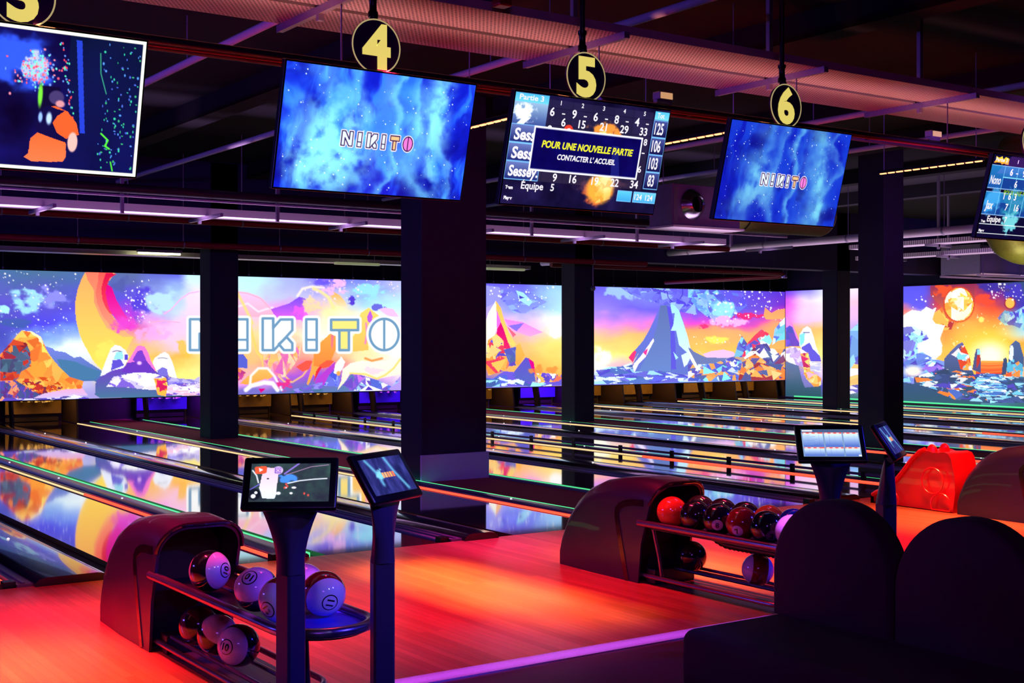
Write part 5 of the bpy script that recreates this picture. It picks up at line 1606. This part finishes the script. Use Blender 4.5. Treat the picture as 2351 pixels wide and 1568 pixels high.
# ---------------------------------------------------------------- domed seats
m_sofa = mat('dark_plum_upholstery', (84, 30, 58), .8, var=.12, vscale=50, bump=.1)
t = thing('bench_seat', 'dark plum bench with two tall domed backrests, in front of the far rack', 'bench', (4.35, 3.4, 0))
bm = bmesh.new()
bmesh.ops.create_cube(bm, size=1)
for v in bm.verts:
    v.co = Vector((v.co.x * .72, v.co.y * 2.0 + .03, (v.co.z + .5) * .29 + .13))
bmesh.ops.bevel(bm, geom=bm.edges[:], offset=.06, segments=5, affect='EDGES', profile=.5)
MB().bm(bm).build('seat', m_sofa, t, smooth=50)
MB().box(-.3, .32, -.93, .97, 0, .13).build('plinth', m_black, t)


def dome(y0):
    R_, zt = .352, .995
    out = []
    for i in range(33):
        a = math.pi * i / 32
        out.append((y0 - R_ * math.cos(a) * (1 if True else 0), zt - R_ + R_ * math.sin(a) * 1.0))
    out = [(y0 - R_ * 1.0, .42), (y0 - R_ * 1.0, .55)] + out + [(y0 + R_, .55), (y0 + R_, .42)]
    rings = []
    for x, k in ((.24, .93), (.25, .975), (.275, 1), (.365, 1), (.395, .975), (.41, .93)):
        rings.append([(x, y0 + (y - y0) * k, .42 + (z - .42) * (.985 if k < .95 else 1) * k ** .5) for y, z in out])
    return rings


for y0 in (.675, -.045, -.765):
    MB().loft(dome(y0)).build('backrest', m_sofa, t, smooth=50)

# ---------------------------------------------------------------- things hung from the ceiling
m_galv = mat('galvanised_steel', (170, 160, 180), .4, .6, var=.15, vscale=30)
m_pipe_w = mat('pale_painted_pipe', (232, 218, 224), .5, var=.1, vscale=6)
m_pipe_r = mat('dark_red_sprinkler_pipe', (160, 26, 48), .4, .1)
m_pipe_d = mat('dark_service_pipe', (46, 30, 44), .5)
m_alu = mat('insulation_foil', (128, 132, 62), .45, .2, var=.3, vscale=25)
m_duct = mat('grey_violet_duct_sheet', (150, 135, 175), .5, .25, var=.12, vscale=12)


def perforated(name, c):
    m = mat(name, c, .45, .3)
    nt = m.node_tree
    N, L = nt.nodes, nt.links
    b = N['Principled BSDF']
    tc = N.new('ShaderNodeTexCoord')
    mp = N.new('ShaderNodeMapping')
    mp.inputs['Scale'].default_value = (32, 42, 32)
    br = N.new('ShaderNodeTexBrick')
    br.inputs['Scale'].default_value = 1
    br.inputs['Brick Width'].default_value = 1.0
    br.inputs['Row Height'].default_value = 1.0
    br.inputs['Mortar Size'].default_value = .26
    br.inputs['Mortar Smooth'].default_value = .3
    br.inputs['Color1'].default_value = (.01, .006, .01, 1)
    br.inputs['Color2'].default_value = (.012, .008, .012, 1)
    br.inputs['Mortar'].default_value = (*lin(c), 1)
    L.new(tc.outputs['Object'], mp.inputs['Vector'])
    L.new(mp.outputs['Vector'], br.inputs['Vector'])
    L.new(br.outputs['Color'], b.inputs['Base Color'])
    return m


m_perf = perforated('perforated_sheet', (215, 200, 205))


def cable_tray(name, x0, x1, y0, y1, z, lb, m=None, h=.06, grp=None):
    t = thing('cable_tray', lb, 'cable tray', (x0, y0, z), grp)
    MB().box(0, x1 - x0, 0, y1 - y0, 0, .004).build('tray_floor', m or m_perf, t)
    for a in (0, y1 - y0 - .004):
        MB().box(0, x1 - x0, a, a + .004, .004, h).build('tray_side', m_perf, t)
    return t


TZ = 3.9
cable_tray('cable_tray', -3, 16, 7.085, 7.60, TZ, 'wide perforated cable tray over the screens, nearer of the pair', grp='cable trays over the screens')
cable_tray('cable_tray', -3, 16, 7.67, 8.20, TZ, 'wide perforated cable tray over the screens, farther of the pair', grp='cable trays over the screens')
for x, w_ in ((3.77, 'near the number 4 disc'), (5.85, 'near the number 5 disc'), (7.9, 'near the number 6 disc'), (9.85, 'near the number 7 disc')):
    t = thing('tray_hanger', 'steel cross bar and drop channel carrying the cable trays, ' + w_, 'hanger', (x, 7.64, TZ), 'tray hangers')
    MB().box(-.02, .02, -.62, .62, -.045, -.002).build('cross_bar', m_galv, t)
    MB().box(-.028, -.022, -.62, .62, -.05, .0).build('bar_lip', m_galv, t)
    MB().box(-.02, .02, -.02, .02, -.09, CEIL - TZ - .01).build('drop_channel', m_galv, t)
    MB().tube([(.0, -.3, -.045), (.0, -.3, -.42)], .006, 6).build('threaded_rod', m_galv, t)
# truss behind the screens with two flood lights
t = thing('truss', 'dark twin tube truss running behind the tops of the screens', 'truss', (-3, 6.98, 3.36))
MB().tube([(0, 0, .03), (19, 0, .03)], .024, 12).build('front_tube', m_pipe_d, t, smooth=True)
MB().tube([(0, .16, .03), (19, .16, .03)], .024, 12).build('rear_tube', m_pipe_d, t, smooth=True)
mb = MB()
for k in range(19):
    MB().box(k + .48, k + .52, -.02, .18, .02, .045).build('tie_bar', m_black, t)
MB().tube([(0, -.03, .0), (5, -.03, -.01), (10, -.03, .0), (19, -.03, -.01)], .008, 6).build('red_cable', mat('red_cable', (170, 20, 20), .5), t)
MB().tube([(0, .05, .06), (7, .05, .06), (19, .05, .06)], .007, 6).build('yellow_cable', mat('yellow_cable', (190, 150, 30), .5), t)
m_flood = mat('flood_glass', (200, 190, 160), .15, emis=(255, 190, 130), es=.6)
for x, lb in ((6.16, 'small flood light clamped on the truss right of the score screen'), (9.2, 'small flood light clamped on the truss left of the number 7 disc')):
    t = thing('flood_light', lb, 'flood light', (x, 7.0, 3.428), 'flood lights on the truss')
    MB().box(-.065, .065, -.04, .04, .015, .075, bev=.01).build('housing', m_galv, t)
    MB().box(-.055, .055, -.046, -.041, .022, .066).build('lens', m_flood, t)
    MB().box(-.07, .07, -.02, .02, -.012, .015).build('clamp', m_galv, t)
# alarm beacon
t = thing('alarm_beacon', 'small dark red alarm beacon beside the cable trays', 'beacon', (4.72, 6.93, 3.95))
MB().box(-.05, .05, -.05, .05, -.06, .05, bev=.012).build('body', mat('red_beacon', (150, 16, 24), .3), t)
MB().tube([(0, 0, .05), (0, 0, CEIL - 3.96)], .008, 6).build('stem', m_pipe_d, t)

# conduits down the hall and amber dotted lamps
for x, lb, y0 in ((4.36, 'pale ceiling conduit crossing behind the white framed screen', 7), (6.75, 'pale ceiling conduit crossing above the number 5 disc', 5.5), (11.7, 'pale ceiling conduit crossing right of the number 6 disc', 6), (13.9, 'pale ceiling conduit near the number 7 disc', 7)):
    t = thing('conduit', lb, 'conduit', (x, y0, 4.3), 'ceiling conduits')
    MB().tube([(0, 0, 0), (0, 26 - y0, 0)], .035, 10).build('tube', m_pipe_w, t, smooth=True)
    for k in range(3):
        MB().tube([(0, 1.6 + 3 * k, .03), (0, 1.6 + 3 * k, CEIL - 4.31)], .006, 6).build('hanger_rod', m_galv, t)
m_dash = mat('amber_lamp_segment', (255, 170, 110), .4, emis=(255, 150, 95), es=3.5)
m_dash.cycles.emission_sampling = 'NONE'
for x, lb in ((6.19, 'row of amber lamp segments between the number 4 and 5 screens'), (8.23, 'row of amber lamp segments between the score screen and number 6 screen'), (11.75, 'row of amber lamp segments left of the last score screen')):
    t = thing('segment_lamp', lb, 'lamp', (x, 8.3, 3.6), 'amber segment lamps')
    MB().box(-.02, .02, 0, 1.4, .0, .03).build('lamp_bar', m_black, t)
    for k in range(12):
        MB().box(-.012, .012, .03 + k * .113, .108 + k * .113, -.012, -.001).build('lamp_segment', m_dash, t)
    for y in (.1, 1.3):
        MB().tube([(0, y, .03), (0, y, CEIL - 3.61)], .005, 6).build('hanger_rod', m_galv, t)

# services in mid hall, running across
LX0, LX1 = 2.0, 17.0
t = thing('service_pipe', 'dark thick service pipe with a pale lit conduit, before the bright tray', 'pipe', (LX0, 16, 3.60), 'pipes across the hall')
MB().tube([(0, 0, 0), (LX1 - LX0, 0, 0)], .06, 12).build('pipe', m_pipe_d, t, smooth=True)
MB().tube([(0, .02, -.085), (LX1 - LX0, .02, -.085)], .015, 8).build('lit_conduit', m_pipe_w, t, smooth=True)
for k in range(7):
    x = 1.1 + k * 2.1
    MB().box(x - .02, x + .02, .06, .1, -.30, CEIL - 3.61).build('drop_channel', m_galv, t)
tb = cable_tray('cable_tray', LX0, LX1 - 1.2, 16.3, 16.75, 3.35, 'brightly lit cable tray across mid hall below the thick service pipe', m_pipe_w, .1)
for k in range(7):
    x = 2.3 + k * 2.1
    MB().box(x - .02, x + .02, -.5, .62, -.05, -.004).build('cross_bar', m_galv, tb)
    MB().box(x - .02, x + .02, .25, .29, -.09, -.05).build('bar_foot', m_galv, tb)
for y, z, r, lb, xe in ((18, 3.43, .05, 'dark red sprinkler pipe below the bright tray', 17.5), (20.4, 3.26, .055, 'dark red sprinkler pipe hung lowest before the far beam', 17.5)):
    t = thing('sprinkler_pipe', lb, 'pipe', (3, y, z), 'pipes across the hall')
    MB().tube([(0, 0, 0), (xe - 3, 0, 0)], r, 12).build('pipe', m_pipe_r, t, smooth=True)
    for k in range(8):
        MB().tube([(1.2 + k * 1.7, 0, r), (1.2 + k * 1.7, 0, CEIL - z - .01)], .008, 6).build('hanger_rod', m_galv, t)
        MB().lathe([(r + .008, -.012), (r + .008, .012)], 14, Matrix.Translation((1.2 + k * 1.7, 0, 0)) @ Matrix.Rotation(R(90), 4, 'Y'), cap=False).build('pipe_ring', m_galv, t)
te = cable_tray('cable_tray', 5, 17, 23.8, 24.2, 3.28, 'dim cable tray next to the fluorescent lamp above the mural', None, .08)
m_tube = mat('fluorescent_tube', (250, 255, 210), .4, emis=(244, 255, 185), es=14)
t = thing('fluorescent_lamp', 'lit fluorescent lamp above the crescent planet of the mural', 'lamp', (8.3, 23.5, 3.30))
MB().box(-.42, .42, -.04, .04, .02, .07).build('lamp_body', m_galv, t)
MB().tube([(-.4, 0, 0), (.4, 0, 0)], .014, 10).build('tube', m_tube, t, smooth=True)
for x in (-.3, .3):
    MB().tube([(x, 0, .07), (x, 0, CEIL - 3.31)], .006, 6).build('hanger_rod', m_galv, t)
m_tubeo = mat('unlit_fluorescent_tube', (190, 195, 160), .4, emis=(190, 200, 150), es=.35)
for px, py in ((820, 605), (1160, 617)):
    x, y = G(px, py, 3.15)
    x, y = ratio(px) * 23.5, 23.5
    t = thing('fluorescent_lamp', 'dim fluorescent lamp above the lettering' if px < 900 else 'dim fluorescent lamp right of the wide pillar', 'lamp', (x, y, 3.22))
    MB().box(-.5, .5, -.05, .05, .0, .05).build('lamp_body', m_tubeo, t)
    for q in (-.4, .4):
        MB().tube([(q, 0, .05), (q, 0, CEIL - 3.23)], .006, 6).build('hanger_rod', m_galv, t)

# right of the centre: air diffuser, insulated ducts, long pale pipe, red sprinkler loop
t = thing('air_diffuser', 'sheet metal air box with a round nozzle, between the score screen and number 6 screen', 'air diffuser', (12.5, 14.0, 3.37))
MB().box(0, 1.35, 0, .5, 0, .6, bev=.006).build('box', m_duct, t)
mb = MB().lathe([(.215, 0), (.225, .02), (.2, .05), (.17, .1), (.12, .14), (.11, .12), (.15, .06), (.17, .02)], 32, Matrix.Translation((.38, -.001, .31)) @ Matrix.Rotation(R(90), 4, 'X'), cap=False)
mb.build('nozzle', m_chrome, t, smooth=True)
MB().lathe([(.16, -.02), (.16, -.012)], 24, Matrix.Translation((.38, -.012, .31)) @ Matrix.Rotation(R(90), 4, 'X')).build('nozzle_throat', m_inner, t)
MB().box(-.02, 1.4, -.05, .55, -.03, -.002).build('bottom_flange', m_pipe_w, t)
MB().box(.02, .1, -.012, -.001, .02, .58).build('seam', m_galv, t)
for x in (.05, 1.3):
    MB().tube([(x, .25, .6), (x, .25, CEIL - 3.38)], .007, 6).build('hanger_rod', m_galv, t)


def bulge(x0, x1, r, n, ring=True):
    P, Rr = [], []
    for k in range(n):
        f = k / (n - 1)
        P.append((x0 + (x1 - x0) * f, 0, 0))
        Rr.append(r * (1 + (.018 if k % 2 else 0)) * (1 if f < .93 else math.sqrt(max(.05, 1 - ((f - .93) / .075) ** 2))))
    return P, Rr


t = thing('insulated_duct', 'green gold ribbed insulated duct below the number 6 screen', 'duct', (13.95, 14.45, 3.72))
P, Rr = bulge(0, 2.3, .33, 60)
MB().tube(P, Rr, 28).build('duct_skin', m_alu, t, smooth=70)
MB().tube([(.3, -.345 * math.sin(a), -.345 * math.cos(a)) for a in [k * .2 for k in range(-2, 12)]], .012, 6).build('strap', m_black, t, smooth=True)
for x in (.5, 1.7):
    MB().tube([(x, 0, .34), (x, 0, CEIL - 3.73)], .008, 6).build('hanger_rod', m_galv, t)
t = thing('insulated_duct', 'green gold curved duct under the last score screen', 'duct', (15.15, 10.6, 3.08))
pts = [(.75, 0, 1.25), (.55, 0, .9), (.40, 0, .6), (.34, 0, .36), (.38, 0, .18), (.5, 0, .05), (.7, 0, 0), (1.0, 0, -.01), (1.5, 0, .05), (2.4, 0, .2)]
sp_ = []
for k in range(len(pts) - 1):
    for j in range(6):
        f = j / 6
        sp_.append(tuple(pts[k][i] * (1 - f) + pts[k + 1][i] * f for i in range(3)))
MB().tube(sp_, [.33 * (1 + (.015 if k % 2 else 0)) for k in range(len(sp_))], 28).build('duct_skin', m_alu, t, smooth=70)
for x, z in ((.75, 1.3), (1.9, .45)):
    MB().tube([(x, 0, z), (x, 0, CEIL - 3.09)], .009, 6).build('hanger_rod', m_galv, t)
t = thing('duct_box', 'large grey violet sheet metal duct hung above the side wall mural', 'duct', (23.9, 17.0, 3.12))
MB().box(0, 3.9, 0, .95, 0, .6, bev=.008).build('casing', m_duct, t)
for x in (-.012, 1.4):
    MB().box(x, x + .03, -.02, .97, -.02, .62).build('flange', m_galv, t)
MB().box(-.1, 4.0, -.03, .0, -.07, -.03).box(-.1, 4, .9, .93, -.07, -.03).build('support_rail', m_pipe_w, t)
for x in (.1, 2.2, 3.7):
    MB().tube([(x, -.015, -.03), (x, -.015, CEIL - 3.13)], .009, 6).build('hanger_rod', m_galv, t)
t = thing('long_pipe', 'long pale pipe running down the hall behind the near dark pillar', 'pipe', (18.7, 13.2, 3.57))
MB().tube([(0, 0, 0), (0, 7.85, 0)], .072, 16).build('pipe', m_pipe_w, t, smooth=True)
MB().tube([(0, 8.45, 0), (0, 12.5, 0)], .072, 16).build('pipe', m_pipe_w, t, smooth=True)
for y in (.8, 2.9, 5.0, 7.2):
    MB().lathe([(.08, -.02), (.08, .02)], 16, Matrix.Translation((0, y, 0)) @ Matrix.Rotation(R(90), 4, 'X'), cap=False).build('pipe_clamp', m_galv, t)
    MB().tube([(0, y, .08), (0, y, CEIL - 3.58)], .007, 6).build('hanger_rod', m_galv, t)
for x, y0, y1, z, lb in ((19.3, 13.0, 16.6, 3.42, 'lit cable tray beside the long pale pipe'), (21.6, 14.5, 18.4, 3.38, 'lit cable tray between the long pale pipe and the duct box')):
    t = thing('cable_tray', lb, 'cable tray', (x, y0, z), 'cable trays down the hall')
    MB().box(0, .4, 0, y1 - y0, 0, .005).build('tray_floor', m_pipe_w, t)
    for a in (0, .396):
        MB().box(a, a + .004, 0, y1 - y0, .005, .08).build('tray_side', m_perf, t)
    for k in range(3):
        MB().box(-.15, .55, .4 + 1.3 * k, .45 + 1.3 * k, -.05, -.002).build('cross_bar', m_galv, t)
        MB().box(.18, .22, .4 + 1.3 * k, .44 + 1.3 * k, -.09, CEIL - z - .01).build('drop_channel', m_galv, t)
t = thing('sprinkler_loop', 'red sprinkler pipe loop with an elbow above the volcano and crystal peaks', 'pipe', (23.2, 21.95, 3.22))
MB().tube([(-7, 0, .06), (-.15, 0, .06), (-.03, 0, .05), (0, .05, .03), (0, .2, 0), (0, 4.3, 0)], .055, 12).build('pipe', m_pipe_r, t, smooth=True)
MB().tube([(0, -.02, .05), (0, -.04, .35), (-.06, -.05, .48), (-.4, -.06, .55)], .05, 12).build('riser', m_pipe_d, t, smooth=True)
MB().lathe([(.07, -.04), (.075, 0), (.07, .04)], 14).build('elbow', m_chrome, t, smooth=True)
for k in range(7):
    MB().tube([(-.8 - k * .9, 0, .1), (-.8 - k * .9, 0, CEIL - 3.23)], .008, 6).build('hanger_rod', m_galv, t)
t = thing('hanging_bob', 'small round grey bob on a rod at the edge of a far pillar', 'bob', (ratio(1361) * 20.9, 20.9, 2.75))
MB().lathe([(.01, -.055), (.045, -.04), (.06, 0), (.045, .04), (.01, .055)], 16).build('bob', m_galv, t, smooth=True)
MB().tube([(0, 0, .05), (0, 0, CEIL - 2.76)], .01, 6).build('rod', m_galv, t)
# ceiling joists
for k, x in enumerate((1.2, 6.0, 9.0, 12.6, 15.2, 18.2, 21.0)):
    struct('beam', MB().box(x, x + .28, -4.4, 21.1, 4.5, CEIL), m_ceil, label='dark ceiling joist running down the hall')
